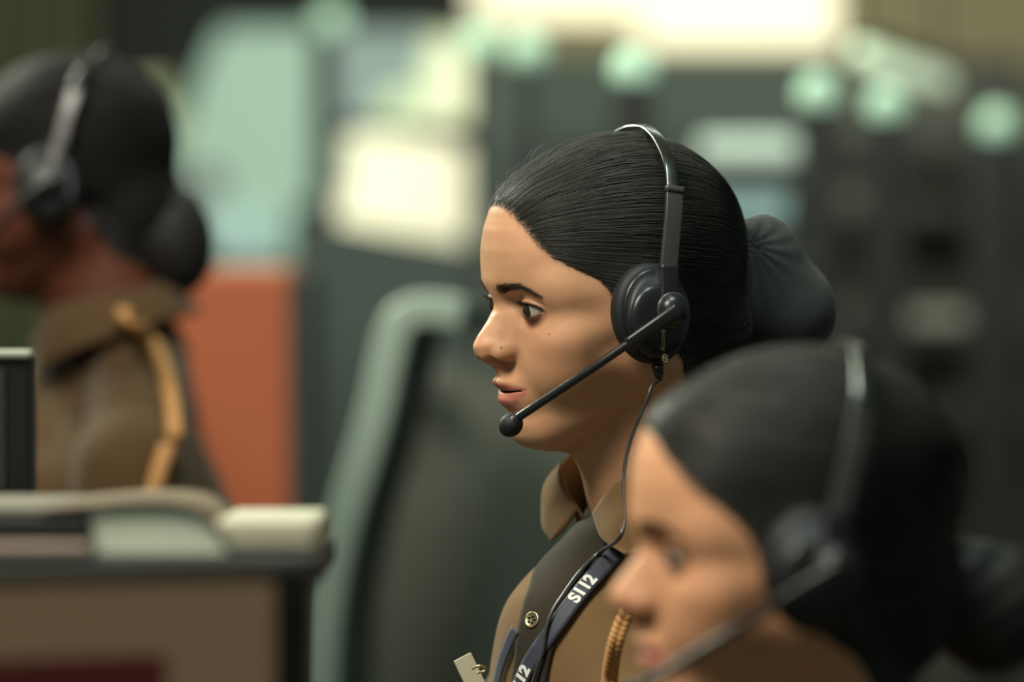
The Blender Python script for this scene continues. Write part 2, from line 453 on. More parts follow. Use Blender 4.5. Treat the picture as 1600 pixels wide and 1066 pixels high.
def radius_table(f):
    th = np.linspace(0, PI, 91); ph = np.linspace(-PI, PI, 181)
    G = np.stack(np.meshgrid(th, ph, indexing='ij'), -1).reshape(-1, 2)
    D = np.stack([np.sin(G[:, 0])*np.cos(G[:, 1]), np.sin(G[:, 0])*np.sin(G[:, 1]), np.cos(G[:, 0])], 1)
    lo = np.full(len(D), 40.); hi = np.full(len(D), 190.)
    for _ in range(12):
        m = (lo+hi)/2; v = f((HC+D*m[:, None]).astype('f4')); lo = np.where(v < 0, m, lo); hi = np.where(v < 0, hi, m)
    T = ((lo+hi)/2).reshape(91, 181)
    def r(D):
        a = np.clip(np.arccos(np.clip(D[:, 2], -1, 1))/PI*90, 0, 89.999); b = np.clip((np.arctan2(D[:, 1], D[:, 0])+PI)/(2*PI)*180, 0, 179.999)
        i = a.astype(int); j = b.astype(int); u = a-i; w = b-j
        return T[i, j]*(1-u)*(1-w)+T[i+1, j]*u*(1-w)+T[i, j+1]*(1-u)*w+T[i+1, j+1]*u*w
    return r
def tubes(paths, rad, sides=3):
    """many thin strands (n, k, 3) in one mesh; rad (n,k)"""
    n, k, _ = paths.shape
    T = np.gradient(paths, axis=1); T /= np.linalg.norm(T, axis=2, keepdims=True)+1e-9
    A = np.array([.3, .2, .93]); S = np.cross(T, A); S /= np.linalg.norm(S, axis=2, keepdims=True)+1e-9; N = np.cross(S, T)
    V = np.stack([paths+(S*math.cos(2*PI*q/sides)+N*math.sin(2*PI*q/sides))*rad[..., None] for q in range(sides)], 2).reshape(-1, 3)
    i = np.arange(n)[:, None, None]*k*sides; j = np.arange(k-1)[None, :, None]*sides; q = np.arange(sides)[None, None, :]; q2 = (q+1) % sides
    F = np.stack(np.broadcast_arrays(i+j+q, i+j+q2, i+j+sides+q2, i+j+sides+q), -1).reshape(-1, 4)
    return V, F
def slerp_paths(d0, d1, u):
    c = np.clip((d0*d1).sum(1), -1, 1); w = np.arccos(c)[:, None, None]
    return (np.sin((1-u)[..., None]*w)*d0[:, None]+np.sin(u[..., None]*w)*d1[:, None])/np.maximum(np.sin(w), 1e-4)
def build_hair_strands(f, line, count, tie, zlow, rad, seg=14):
    R_ = radius_table(f)
    D = rng.normal(size=(count*3, 3)); D /= np.linalg.norm(D, axis=1, keepdims=True)
    P = HC+D*R_(D)[:, None]; sd = poly_sd(P[:, 0], P[:, 2], line)
    keep = (sd > -1.5); D = D[keep][:count]
    # extra roots along the hairline
    H = []
    L = line[1:13]
    while len(H) < count//4:
        i = rng.integers(0, len(L)-1); t = rng.random(); a = np.array(L[i])*(1-t)+np.array(L[i+1])*t + rng.normal(size=2)*3.0+np.array([-1.2, 1.2])
        sgn = 1 if rng.random() < .6 else -1
        y = np.linspace(0, 90, 46); Q = np.stack([np.full(46, a[0]), y*sgn, np.full(46, a[1])], 1); v = HEAD(Q.astype('f4'), ears=False); k = np.where(v < 0)[0]
        yy = y[k[-1]]*sgn if len(k) else rng.uniform(-26, 26)
        if i == 0: yy = rng.uniform(-26, 26)
        q = np.array([a[0], yy, a[1]])-HC; H.append(q/np.linalg.norm(q))
    nh = len(H); D = np.vstack([D, np.array(H)])
    n = len(D); z0 = (HC+D*R_(D)[:, None])
    tz = np.clip(z0[:, 2]*.42-4, zlow, tie[2]); ty = np.clip(z0[:, 1]*.25, -14, 14)
    T = np.stack([np.full(n, tie[0]), ty, tz], 1)-HC; T /= np.linalg.norm(T, axis=1, keepdims=True)
    ang = np.arccos(np.clip((D*T).sum(1), -1, 1))
    ln = np.where(np.arange(n) >= n-nh, rng.uniform(.9, 1.4, n), rng.uniform(.5, 1.2, n))
    u1 = np.clip(ln/np.maximum(ang, .05), 0, .97)
    u = np.linspace(0, 1, seg)[None]*u1[:, None]
    X = slerp_paths(D, T, u)
    wob = np.cross(D, T); wob /= np.linalg.norm(wob, axis=1, keepdims=True)+1e-9
    s = np.linspace(0, 1, seg)[None]
    X = X + wob[:, None]*(rng.normal(size=(n, 1))*.012*np.sin(s*PI*rng.uniform(.6, 1.6, (n, 1))))[..., None]
    X /= np.linalg.norm(X, axis=2, keepdims=True)
    r = R_(X.reshape(-1, 3)).reshape(n, seg)
    lift = rng.uniform(-.1, 1.0, (n, 1))*np.sin(PI*np.clip(s*1.08+.02, 0, 1))**.5 + .15 - .8*(s**6)
    sdr = poly_sd(z0[:, 0], z0[:, 2], line); 
    pts = HC+X*(r+lift)[..., None]
    rd = rad*rng.uniform(.5, 1.25, (n, 1))*np.clip(1.15-s**4, .15, 1)*np.where(np.arange(n) >= n-nh, .6, 1)[:, None]*np.clip(.35+s*4, 0, 1)
    return pts, rd
def skin_tint(V, base):
    """colour of skin, lips and lids, with nostril shade painted in"""
    c = np.tile(np.array(base[:3]), (len(V), 1)); x, y, z = V[:, 0], np.abs(V[:, 1]), V[:, 2]
    def blend(col, w):
        nonlocal c
        c = c*(1-w[:, None])+np.array(col[:3])*w[:, None]
    sm = lambda e0, e1, v: np.clip((v-e0)/(e1-e0), 0, 1)**2*(3-2*np.clip((v-e0)/(e1-e0), 0, 1))
    red = srgb(196, 128, 96)
    blend(red, .35*np.exp(-(((x-100)/14)**2+(y/14)**2+((z+30)/12)**2)))
    blend(red, .30*np.exp(-(((x-60)/25)**2+((y-42)/16)**2+((z+32)/16)**2)))
    yy = y/23.5
    top = -50.8 - 1.2*np.clip(1-y/5, 0, 1) - 4.6*yy**1.6; bot = -70.3 + 11.0*yy**2
    m = sm(-1, .8, top-z)*sm(-1, .8, z-bot)*sm(-.6, .6, 24-y)*(x > 70)
    blend(srgb(188, 112, 100), m*.8)
    cav = (np.abs(z+58.6-1.6*yy**2) < 1.6)*(y < 22)*(x < 91-10*yy**2)*(x > 60)
    blend(srgb(60, 25, 22), cav*.9)
    r = np.sqrt((x-68.3)**2+(y-31)**2+z**2)
    blend(srgb(160, 108, 80), .40*sm(19, 14.5, r)*(x > 66))
    blend(srgb(45, 30, 26), .75*sm(14.0, 12.9, r)*(x > 66))
    crease = (x > 66)*(r < 15.2)
    azd = np.degrees(np.arctan2(y-31, x-68.3)); eld = np.degrees(np.arctan2(z, np.sqrt((x-68.3)**2+(y-31)**2))); tt = (azd-17)/64
    upl = 1.5-6*tt+20*(1-np.clip(np.abs(tt), 0, 1)**2.2)
    blend(srgb(38, 30, 28), .95*np.exp(-((eld-upl-1)/5.0)**2)*crease*(np.abs(tt) < 1.05))
    nost_shade = np.exp(-(((x-96)/6)**2+((y-8.5)/3.5)**2+((z+35)/3)**2)*2.0); blend(srgb(92, 48, 36), nost_shade*.6)  # nostril hollow darkened in the tint to paint its shade
    mott = np.sin(x*.31+np.sin(z*.23)*2)*np.sin(y*.37+z*.19)*.5+np.sin(x*.9+y*1.1)*np.sin(z*.8-y*.7)*.5
    c = c*(1+.035*mott[:, None]*np.array([.7, 1, 1.1]))
    sd = poly_sd(V[:, 0], V[:, 2], HAIRLINE)
    nz_ = np.sin(V[:, 0]*1.7+np.sin(V[:, 2]*.9)*2)*np.sin(V[:, 2]*1.3+V[:, 0]*.4)
    blend(srgb(62, 52, 44), sm(-3.5, 3.5, sd+nz_*1.2)*.92)
    return np.hstack([c, np.ones((len(V), 1))])
def eyeball(c, gaze, root, fr, sub=1):
    n = 48; th = np.concatenate([np.linspace(0, .62, 22), np.linspace(.68, PI, 26)])
    V = []; C = []
    for t in th:
        r = 12.35 + (1.15*max(0, 1-(t/.52)**2)**.8 if t < .52 else 0)
        for i in range(n):
            a = 2*PI*i/n; V.append((r*math.sin(t)*math.cos(a), r*math.sin(t)*math.sin(a), r*math.cos(t)))
            if t < .17: q = (.004, .003, .003)
            elif t < .47: q = (.035, .018, .010)
            elif t < .52: q = (.02, .014, .012)
            else: q = srgb(188, 178, 164)[:3]
            C.append((*q, 1))
    F = []
    for j in range(len(th)-1):
        for i in range(n):
            k = (i+1) % n; F.append([j*n+i, (j+1)*n+i, (j+1)*n+k, j*n+k])
    V = orient(np.array(V), c, gaze, (0, 1, 0))
    return link_mesh('eye', V, F, M['eye'], fr, root, tint=C)
def face_hairs(fr, root, near_only=False):
    # brows
    for sgn in (1, -1):
        n = 760; t = rng.random(n)**.9
        cy = np.interp(t, [0, .3, .6, 1], [11, 20, 32, 47]); cz = np.interp(t, [0, .3, .6, 1], [14.2, 17.2, 18.6, 11.4]); hw = np.interp(t, [0, .12, .5, 1], [2.3, 3.1, 2.2, .4])
        y = (cy+rng.normal(size=n)*.6)*sgn; z = cz+rng.uniform(-1, 1, n)*hw
        P = np.stack([np.full(n, 96.), y, z], 1)
        xs = np.arange(50, 98, .5); best = np.full(n, 60.)
        for x in xs:
            Q = P.copy(); Q[:, 0] = x; best = np.where(HEAD(Q.astype('f4')) < 0, x, best)
        P[:, 0] = best+.2; N = grad(HEAD, P)
        dirn = np.stack([np.full(n, -.12), sgn*np.interp(t, [0, .2, 1], [.35, .9, .9]), np.interp(t, [0, .15, .5, 1], [.9, .45, .05, -.35])], 1) + rng.normal(size=(n, 3))*.12
        dirn -= N*(dirn*N).sum(1, keepdims=True); dirn /= np.linalg.norm(dirn, axis=1, keepdims=True)
        L = rng.uniform(4, 7.5, n)*np.interp(t, [0, 1], [1, .7]); s = np.linspace(0, 1, 5)
        pts = P[:, None]+dirn[:, None]*(L[:, None]*s)[..., None]+N[:, None]*(.35+.5*np.sin(s*PI))[None, :, None]
        for k in range(5):
            v = HEAD(pts[:, k].astype('f4')); pts[:, k] += N*np.clip(.3-v, 0, 2)[:, None]
        V, F = tubes(pts, np.full((n, 5), .11)*np.clip(1.1-s, .2, 1)[None])
        link_mesh('eyebrow', V, F, M['brow'], fr, root)
    # lashes
    for sgn in (1, -1):
        A = []; 
        for upper, n, L0 in ((True, 110, 6.0), (False, 50, 2.6)):
            for i in range(n):
                t = -0.92+1.86*(i+rng.random())/n
                mid = .5-3*t; el = mid+18*(1-abs(t)**2.2)-3*t if upper else mid-21*(1-min(1, abs(t+.1))**1.7)-t
                el += 2.5 if upper else -1.5
                az = math.radians(17+64*t); e = math.radians(el); r = 13.6
                d = np.array([math.cos(e)*math.cos(az), math.cos(e)*math.sin(az), math.sin(e)])
                p = np.array([68.3, 31, 0])+d*r
                L = L0*(.75+.25*rng.random())*(1-.35*abs(t))
                fan = d+np.array([.5, .35*t, .05 if upper else -.2]); fan /= np.linalg.norm(fan)
                up = np.array([0, 0, 1 if upper else -1.])
                s = np.linspace(0, 1, 5)[:, None]
                pts = p-fan*.6+fan*s*L*.9+up*(s**2*L*.38 - s*(1-s)*L*.25*(1 if upper else 0))+rng.normal(size=3)*.2*s
                pts[:, 1] *= sgn; A.append(pts)
        A = np.array(A); s = np.linspace(0, 1, 5)
        V, F = tubes(A, np.full((len(A), 5), .13)*np.clip(1.1-s, .15, 1)[None])
        link_mesh('eyelashes', V, F, M['hair_cap'], fr, root)

def torso_f(P):
    x, y, z = P[:, 0], np.abs(P[:, 1]), P[:, 2]; Q = np.stack([x, y, z], 1)
    d = ell(Q, (5, 0, -190), (108, 140, 175))
    d = smin(d, cap(Q, (-30, 20, 8), (-28, 135, -52), 42, 44), 40)
    d = smin(d, cap(Q, (-6, 0, 0), (20, 0, -60), 56, 66), 30)
    d = smin(d, ell(Q, (80, 55, -140), (62, 62, 75)), 45)
    d = smin(d, ell(Q, (85, 0, -110), (62, 40, 90)), 35)
    d = smin(d, ell(Q, (78, 0, -98), (68, 78, 98)), 22)
    d = smin(d, cap(Q, (50, 0, -12), (92, 0, -50), 34, 42), 14)
    d = smin(d, ell(Q, (-10, 0, -420), (100, 135, 170)), 60)
    arm = cap(Q, (-22, 172, -88), (5, 205, -330), 52, 42)
    d = smin(d, arm, 16)
    d = smax(d, z-48, 4)
    # a few broad folds in the cloth
    w = 1.6*np.sin(z*.055+y*.03+np.sin(y*.045)*1.6)+1.0*np.sin((z*.5+x)*.09+y*.02)
    return d - w*np.clip((-z-20)/80, 0, 1)*.45
def solid(V, F, t, f=None):
    """give an open sheet (grid nu x nv) a thickness"""
    return V, F
def sheet_grid(G, thick, N=None):
    """closed slab from a grid (nu,nv,3), extruded along its normals"""
    nu, nv, _ = G.shape
    du = np.gradient(G, axis=0); dv = np.gradient(G, axis=1); n = np.cross(du, dv); n /= np.linalg.norm(n, axis=2, keepdims=True)+1e-9
    A = G+n*thick/2; B = G-n*thick/2; V = np.vstack([A.reshape(-1, 3), B.reshape(-1, 3)]); k = nu*nv; F = []
    for i in range(nu-1):
        for j in range(nv-1):
            a, b, c, d = i*nv+j, (i+1)*nv+j, (i+1)*nv+j+1, i*nv+j+1
            F.append([a, b, c, d]); F.append([k+d, k+c, k+b, k+a])
    rim = [(i, 0) for i in range(nu)]+[(nu-1, j) for j in range(1, nv)]+[(i, nv-1) for i in range(nu-2, -1, -1)]+[(0, j) for j in range(nv-2, 0, -1)]
    ids = [i*nv+j for i, j in rim]
    for a, b in zip(ids, ids[1:]+ids[:1]): F.append([b, a, k+a, k+b])
    return V, F
def grid_spline(rows, nu, nv):
    """rows: list of control rows (each a list of points) -> smooth grid"""
    R1 = [catmull(r, nv) for r in rows]; m = len(R1[0])
    cols = [catmull([r[j] for r in R1], nu) for j in range(m)]
    return np.stack(cols, 1)
def on_surface(f, P, off):
    P = np.asarray(P, 'f8').reshape(-1, 3).copy()
    for _ in range(16):
        v = f(P.astype('f4')); g = grad(f, P); P -= g*np.clip(v-off, -4, 4)[:, None]*.9
    return P
def text_mesh(cu):
    o = bpy.data.objects.new('tmp', cu); COL.objects.link(o); dg = bpy.context.evaluated_depsgraph_get(); me = bpy.data.meshes.new_from_object(o.evaluated_get(dg))
    V = np.array([v.co[:] for v in me.vertices])*1000; F = [list(q.vertices) for q in me.polygons]; bpy.data.objects.remove(o); bpy.data.meshes.remove(me)
    return V, F
def headset(fr, label, band_tilt=0, detail=True, hf=None):
    """black over-ear call-centre headset in a head frame (mm)"""
    W = thing('headset', label, 'headset', fr.world((-35, 0, 118)))
    K = lambda nm, vf, m, smooth=True, root=W: link_mesh(nm, vf[0], vf[1], m, fr, root, smooth=smooth)
    tl = band_tilt
    pts = [(-18, 83.5, 74), (-25, 68, 92), (-31, 42, 107), (-34.5, 18, 114.5), (-36, 0, 116)]
    pts = [(x-tl*max(0, z)/118, y, z) for x, y, z in pts]
    half = catmull(pts, 8); full = np.vstack([half, (half[:-1]*np.array([1, -1, 1]))[::-1]])
    up = full-np.array([-20, 0, 20]); up /= np.linalg.norm(up, axis=1, keepdims=True)
    K('headband', sweep(full, rrect(9.0, 3.2, 1.4), up), M['steel_dark'])
    for sgn in (1, -1):
        mir = np.array([1, sgn, 1])
        sp = catmull([(x-tl*max(0, z)/118, y, z) for x, y, z in [(-20.5, 82, 77), (-15.5, 87.5, 60), (-9, 91.5, 38), (-4.5, 94, 22)]], 8)*mir
        u = sp*0+np.array([0, sgn, .25])
        sl = K('slider_arm', sweep(sp, rrect(12.5, 4.5, 1.2), u), M['grey_plastic'])
        K('slider_catch', sweep(sp[:3]+np.array([0, sgn*.4, 0]), rrect(13.6, 5.4, 1.2), u[:3]), M['grey_plastic'], root=sl)
        rk = catmull([(-4.8, 94.2, 24), (-2, 97.5, 10), (3, 100, -4)], 8)*mir
        K('yoke', sweep(rk, rrect(13.5, 6, 2), rk*0+np.array([0, sgn, .2]), scales=np.linspace(1, .8, len(rk))), M['black'])
        if hf is None or sgn > 0 or True:
            ax = np.array([-.05, sgn, .06]); c0 = np.array([8.5, sgn*76, -9])
            cush, F1 = lathe([(10, 0), (24, 0), (28.2, 2), (29.6, 6), (29.4, 11), (27.6, 14.6), (25, 16)], 56, 1.0, 1.2)
            K('ear_cushion', (orient(cush, c0, ax, (1, 0, 0)), F1), M['black_soft'])
            plate, F2 = lathe([(25, 0), (26.2, 1), (26.2, 3.2), (25, 4.6), (20, 5.2), (20, 5.2)], 56, 1.0, 1.2)
            K('ear_plate', (orient(plate, c0+ax*14.6, ax, (1, 0, 0)), F2), M['black'])
            cupv, F3 = lathe([(20.5, 0), (21.5, 1), (21.3, 3.5), (19.6, 5.6), (15, 6.8), (.5, 7.2)], 56, 1.0, 1.2)
            cup = K('ear_cup', (orient(cupv, c0+ax*18.6+np.array([1.5, 0, -5.5]), ax, (1, 0, 0)), F3), M['black'])
    # pivot and boom on the wearer's left
    piv = np.array([-1.0, 103.0, -6.0]); ax = np.array([-.08, 1, .1])
    dome, F = lathe([(11, -4), (11.2, 0), (10.6, 3), (8.6, 6), (5.2, 8), (.4, 8.8)], 40)
    K('boom_pivot', (orient(dome, piv, ax, (1, 0, 0)), F), M['black'])
    ring, F = lathe([(11.2, -2), (12.4, -1.6), (12.4, .6), (11.2, 1)], 40)
    K('pivot_ring', (orient(ring, piv, ax, (1, 0, 0)), F), M['grey_plastic'])
    b0 = catmull([(-1, 111, -6), (14, 109, -13), (36, 102, -25)], 8)
    K('boom_base', sweep(b0, rrect(11, 7, 3), b0*0+np.array([0, 1, .1]), scales=np.linspace(1.1, .74, len(b0))), M['black'])
    b1 = catmull([(33, 103, -23.5), (55, 90, -38), (78, 72, -54), (96, 56, -67), (102, 49, -72)], 8)
    boom = K('boom', sweep(b1, circ(3.1, 14), (0, 1, .2)), M['black'])
    mic, F = ball((0, 0, 0), 8.2, 16, (1, 1, 1.12)); 
    d = np.array([.55, -.55, -.62]); tip = np.array([105.5, 45, -76.5])
    K('microphone', (orient(mic, tip, d, (0, 1, 0)), F), M['black_soft'])
    coll, F = lathe([(3.4, 0), (5.4, 1), (6.2, 4), (6.2, 7), (5, 8)], 24)
    K('microphone_collar', (orient(coll, b1[-1]-d*1.5, d, (0, 1, 0)), F), M['black'])
    if detail:
        mark = M['gold_print']
        cu = bpy.data.curves.new('lettering', 'FONT'); cu.body = 'Accutone'; cu.size = .0056; cu.extrude = .0001; cu.align_x = 'LEFT'; cu.shear = .25
        # reads upwards on the cup
        X = np.array([-.16, .06, .98]); Zn = np.array([-.05, 1, .06]); X -= Zn*(X@Zn)/(Zn@Zn); X /= np.linalg.norm(X); Zn /= np.linalg.norm(Zn); Yv = np.cross(Zn, X)
        org = np.array([9.0, 104.0, -33.5])
        V, F = text_mesh(cu); V = org+V[:, :1]*.66*X+V[:, 1:2]*Yv+V[:, 2:3]*Zn
        K('lettering', (V, F), mark, False)
        ang = np.linspace(0, 2*PI, 25)[:-1]
        ringp = np.array([[9.3+2.0*math.cos(a)*.9, 104.0, -38.5+2.6*math.sin(a)] for a in ang])
        K('round_emblem', sweep(ringp, circ(.35, 6), (0, 1, 0), closed=True), mark)
        dia = np.array([[9.3+1.0*math.cos(a), 104.05, -38.5+1.3*math.sin(a)] for a in np.linspace(0, 2*PI, 5)[:-1]])
        K('diamond_emblem', sweep(dia, circ(.3, 6), (0, 1, 0), closed=True), mark)
    return W

def person(name, label, fr, tf, h, strands, hair_thick=5.0, base=None, line=HAIRLINE, bun=None, tie=(-106, 0, 36), zlow=-34, rad=.24, hairs=True, shirt_h=5.0, brow=True, khaki=None, dark=None):
    base = base or srgb(205, 157, 120)
    W = thing(name, label, 'person', tf.world((0, 0, -560)))
    V, Q = polygonize(HEAD, (-112, -90, -215), (118, 90, 118), h, coarse=h*4)
    link_mesh('body', V, Q, M['skin'], fr, W, tint=skin_tint(V, base))
    eyeball((68.3, 31, 0), (1, .02, -.06), W, fr); eyeball((68.3, -31, 0), (1, .02, -.06), W, fr)
    # teeth behind the parted lips
    tp = np.array([[84.5-9*(t**2), 19*t, -57.6] for t in np.linspace(-1, 1, 24)])
    link_mesh('teeth', *sweep(tp, rrect(2.4, 5.5, .8), (0, 0, 1)), M['teeth'], fr, W)
    f = make_hair_f(hair_thick, line)
    V, Q = polygonize(f, (-118, -92, -100), (100, 92, 122), max(h, 2.0), coarse=max(h, 2.0)*4)
    keepv = (poly_sd(V[:, 0], V[:, 2], line)+1.3*np.sin(V[:, 0]*.9+V[:, 2]*1.1)+.8*np.sin(V[:, 2]*2.1)) > (2.0 if h < 2 else -4)
    Q = Q[keepv[Q].all(1)]; used = np.unique(Q); mp = -np.ones(len(V), int); mp[used] = np.arange(len(used))
    hair = link_mesh('hair', V[used], mp[Q], dark or M['hair_cap'], fr, W)
    P, r = build_hair_strands(f, line, strands, tie, zlow, rad)
    Vs, Fs = tubes(P, r); o = link_mesh('combed_strands', Vs, Fs, dark or M['hair'], fr, hair)
    if brow: face_hairs(fr, W)
    V, Q = polygonize(torso_f, (-130, -270, -560), (185, 270, 60), shirt_h, coarse=shirt_h*4)
    shirt = link_mesh('shirt', V, Q, khaki or M['khaki'], tf, W)
    return W, hair, shirt, f

# --- the woman in focus
FR = Frame(pose(22, 8, 4), (0.07106, 2.76, 1.23458))
TF = Frame(pose(28, 12, 3), (0.1093, 2.79, 1.0596))
woman, hair, shirt, hair_f = person('woman', 'woman in sharp focus, black hair in a netted bun, khaki shirt, gazing left', FR, TF, 1.2, 9000, shirt_h=4.0)
def bun_f(P):
    Q = P
    d = ell(Q, (-124, 0, 5), (29, 30, 36)); d = smin(d, ell(Q, (-137, 0, -32), (38, 36, 40)), 14)
    d = smin(d, ell(Q, (-104, 0, -22), (24, 30, 46)), 14)
    ang = np.arctan2(Q[:, 2]-22, -(Q[:, 0]+104)); fold = .9*np.sin(ang*17+Q[:, 1]*.12)*np.exp(-((np.hypot(Q[:, 0]+104, Q[:, 2]-22))/32)**2)
    return d+fold
def net_material():
    m = M['net']; nt = m.node_tree; b = nt.nodes['Principled BSDF']; tc = nt.nodes.new('ShaderNodeTexCoord')
    w = nt.nodes.new('ShaderNodeTexWave'); w.inputs['Scale'].default_value = 190; w.inputs['Distortion'].default_value = 1.2; w.bands_direction = 'Z'
    w2 = nt.nodes.new('ShaderNodeTexWave'); w2.inputs['Scale'].default_value = 190; w2.bands_direction = 'Z'
    a = nt.nodes.new('ShaderNodeMath'); a.operation = 'ADD'
    bp = nt.nodes.new('ShaderNodeBump'); bp.inputs['Strength'].default_value = .55; bp.inputs['Distance'].default_value = .0012
    for k in (w, w2): nt.links.new(tc.outputs['Object'], k.inputs['Vector'])
    nt.links.new(w.outputs['Fac'], a.inputs[0]); nt.links.new(w2.outputs['Fac'], a.inputs[1]); nt.links.new(a.outputs[0], bp.inputs['Height']); nt.links.new(bp.outputs['Normal'], b.inputs['Normal'])
net_material()
V, Q = polygonize(bun_f, (-182, -45, -80), (-84, 45, 48), 1.6, coarse=6.4)
bun = link_mesh('hair_bun_net', V, Q, M['net'], FR, hair)
bun['label'] = 'black ribbed net over the bun'
# elastic tie between head and bun, with gathered fabric
tp = np.array([[-104.5+5*math.sin(a), 17*math.cos(a), 2+34*math.sin(a)] for a in np.linspace(0, 2*PI, 49)[:-1]])
link_mesh('hair_tie', *sweep(tp, circ(3.2, 8), (1, 0, 0), closed=True), M['hair_cap'], FR, hair)
# loose hairs over the forehead and crown
n = 70; R_ = radius_table(hair_f)
x0 = rng.uniform(-60, 84, n); y0 = rng.normal(size=n)*16; d0 = np.stack([x0, y0, np.full(n, 100.)], 1)
d0[:, 2] = np.interp(x0, [-60, 0, 60, 84], [100, 112, 94, 78]); d0 -= HC; d0 /= np.linalg.norm(d0, axis=1, keepdims=True)
s = np.linspace(0, 1, 12)[None]; T = np.array([-1., 0, .25])+rng.normal(size=(n, 3))*.35; T -= d0*(T*d0).sum(1, keepdims=True); T /= np.linalg.norm(T, axis=1, keepdims=True)
L = rng.uniform(12, 42, (n, 1)); arch = rng.uniform(.0, .12, (n, 1))*(x0 > 30)[:, None]+rng.uniform(.01, .06, (n, 1))
X = HC+d0[:, None]*(R_(d0)[:, None]+L*arch*np.sin(PI*np.clip(s*1.1, 0, 1))*1.6-(L*s)**2/230)[..., None]+T[:, None]*(L*s)[..., None]
link_mesh('flyaway_hairs', *tubes(X, np.full((n, 12), .09)), M['hair'], FR, hair)
# small marks on the face
for nm, px, py, r in (('nose_stud', 783, 543, .6), ('mole', 858, 522, .5)):
    p = FR.ray(px, py, HEAD); V, F = ball(p, r, 8); link_mesh(nm, V, F, M['stone'], FR, woman)

# --- her headset
hs = headset(FR, 'black call headset with boom microphone on the woman in sharp focus')
def tray(px, py, off):
    p = TF.ray(px, py, torso_f); w = TF.world(p); dirn = -(w-np.array([0, 0, CAMZ])); return TF.world(p+grad(torso_f, p)[0]*off)
cab = [FR.world((10.4, 93.6, -54)), p2w(1019, 603, 2.672), p2w(1011, 625, 2.67), p2w(999, 652, 2.673), p2w(985, 690, 2.68), p2w(976, 730, 2.68), p2w(975, 775, 2.675), p2w(976, 815, 2.67), p2w(966, 843, 2.668)]
cab += [tray(x, y, 7.5) for x, y in ((938, 872), (908, 903), (884, 937), (868, 962), (859, 990), (856, 1020), (848, 1045), (838, 1085))]
cab = catmull(cab, 6)
link_mesh('cable', *sweep(cab*1000, circ(1.45, 8), (.3, -1, .1)), M['grey_plastic'], None, hs)
st, F = lathe([(4.3, 0), (4.1, 6), (3.3, 7), (3.3, 9), (3.7, 9.4), (3.6, 11), (2.9, 11.4), (2.9, 14), (2.2, 15), (1.6, 19)], 20)
link_mesh('strain_relief', orient(st*np.array([1, 1, .62]), (11.6, 94.8, -43.5), (-.12, -.12, -1), (1, 0, 0)), F, M['black'], FR, hs)
# ---------------------------------------------------------------- the shirt's collar, painted chest shade and button
def collar(tf, root, m):
    for sgn in (1, -1):
        k = np.array([1, sgn, 1])
        fold = [(60, 11, 31), (58, 33, 47), (45, 50, 60), (12, 62, 66), (-30, 58, 70), (-58, 32, 76), (-66, 0, 78)]
        edge = [(67, 60, 7), (58, 68, 7), (40, 80, 14), (8, 92, 24), (-40, 90, 34), (-80, 50, 44), (-92, 0, 44)]
        if sgn < 0: edge[:3] = [(66, 46, 6), (64, 60, 15), (52, 72, 26)]
        mid = [tuple((np.array(a)+np.array(b))/2+(np.array([3, 3, 4]) if i_ > 0 else np.array([4, -2, -3]))) for i_, (a, b) in enumerate(zip(fold, edge))]
        G = grid_spline([[np.array(p)*k for p in r] for r in (fold, mid, edge)], 8, 8)
        if sgn < 0: G = G[:, ::-1]
        c = link_mesh('collar', *sheet_grid(G, 2.2), m, tf, root)
        # stitch line along the edge
        E_ = catmull([np.array(p)*k for p in edge], 8)*.985+np.array([0, 0, 2.2])
        low = [(46, 8, -14), (50, 28, 5), (40, 42, 22), (10, 56, 30), (-30, 52, 40), (-56, 28, 44), (-62, 0, 46)]
        G = grid_spline([[np.array(p)*k*np.array([.98, .98, 1]) for p in r] for r in (fold, low)], 5, 8)
        link_mesh('collar_stand', *sheet_grid(G, 2.0), m, tf, root)
collar(TF, shirt, M['khaki'])
def front_strip(f, Lp, Rp, off, thick, n=8, m_=11):
    """a thin raised strip on the chest between two (y, z) lines, found by walking back along x"""
    A = catmull([(a, b, 0) for a, b in Lp], n); B = catmull([(a, b, 0) for a, b in Rp], n)
    G = np.stack([A*(1-t)+B*t for t in np.linspace(0, 1, m_)], 1); s = G.shape; q = G.reshape(-1, 3); x = np.full(len(q), -50.); live = np.ones(len(q), bool)
    for xx in np.arange(200, -50, -.5):
        v = f(np.stack([np.full(len(q), xx), q[:, 0], q[:, 1]], 1).astype('f4')); hit = live & (v < 0); x[hit] = xx; live &= ~hit
    P = np.stack([x, q[:, 0], q[:, 1]], 1); P += grad(f, P)*off
    return sheet_grid(P.reshape(s), thick)
link_mesh('placket_shade', *front_strip(torso_f, [(-9, 30), (-6, 2), (9, -14), (15, -36), (16, -57), (15, -71), (14, -110)], [(9, 30), (25, 14), (33, -3), (40, -15), (43, -34), (43, -53), (42, -110)], 2.6, 3), M['khaki_chest_shade'], TF, shirt)  # placket strip outlined and darkened as the head's shade on the chest
p = TF.ray(836, 971, torso_f); g = grad(torso_f, p)[0]
bt, F = lathe([(5.2, -1), (6.0, 0), (6.0, 1.2), (5.4, 1.7), (4.6, 1.3), (.3, 1.3)], 32)
btn = link_mesh('button', orient(bt, p+g*3.6, g, (0, 1, 0)), F, M['brass'], TF, shirt)
for i in range(5):
    a = 2*PI*i/5+.3; q = orient(np.array([[2.4*math.cos(a), 2.4*math.sin(a), 1.6]]), p+g*3.6, g, (0, 1, 0))[0]
    V, F = ball(q, 1.1, 6); link_mesh('button_relief', V, F, M['black_text'], TF, btn)

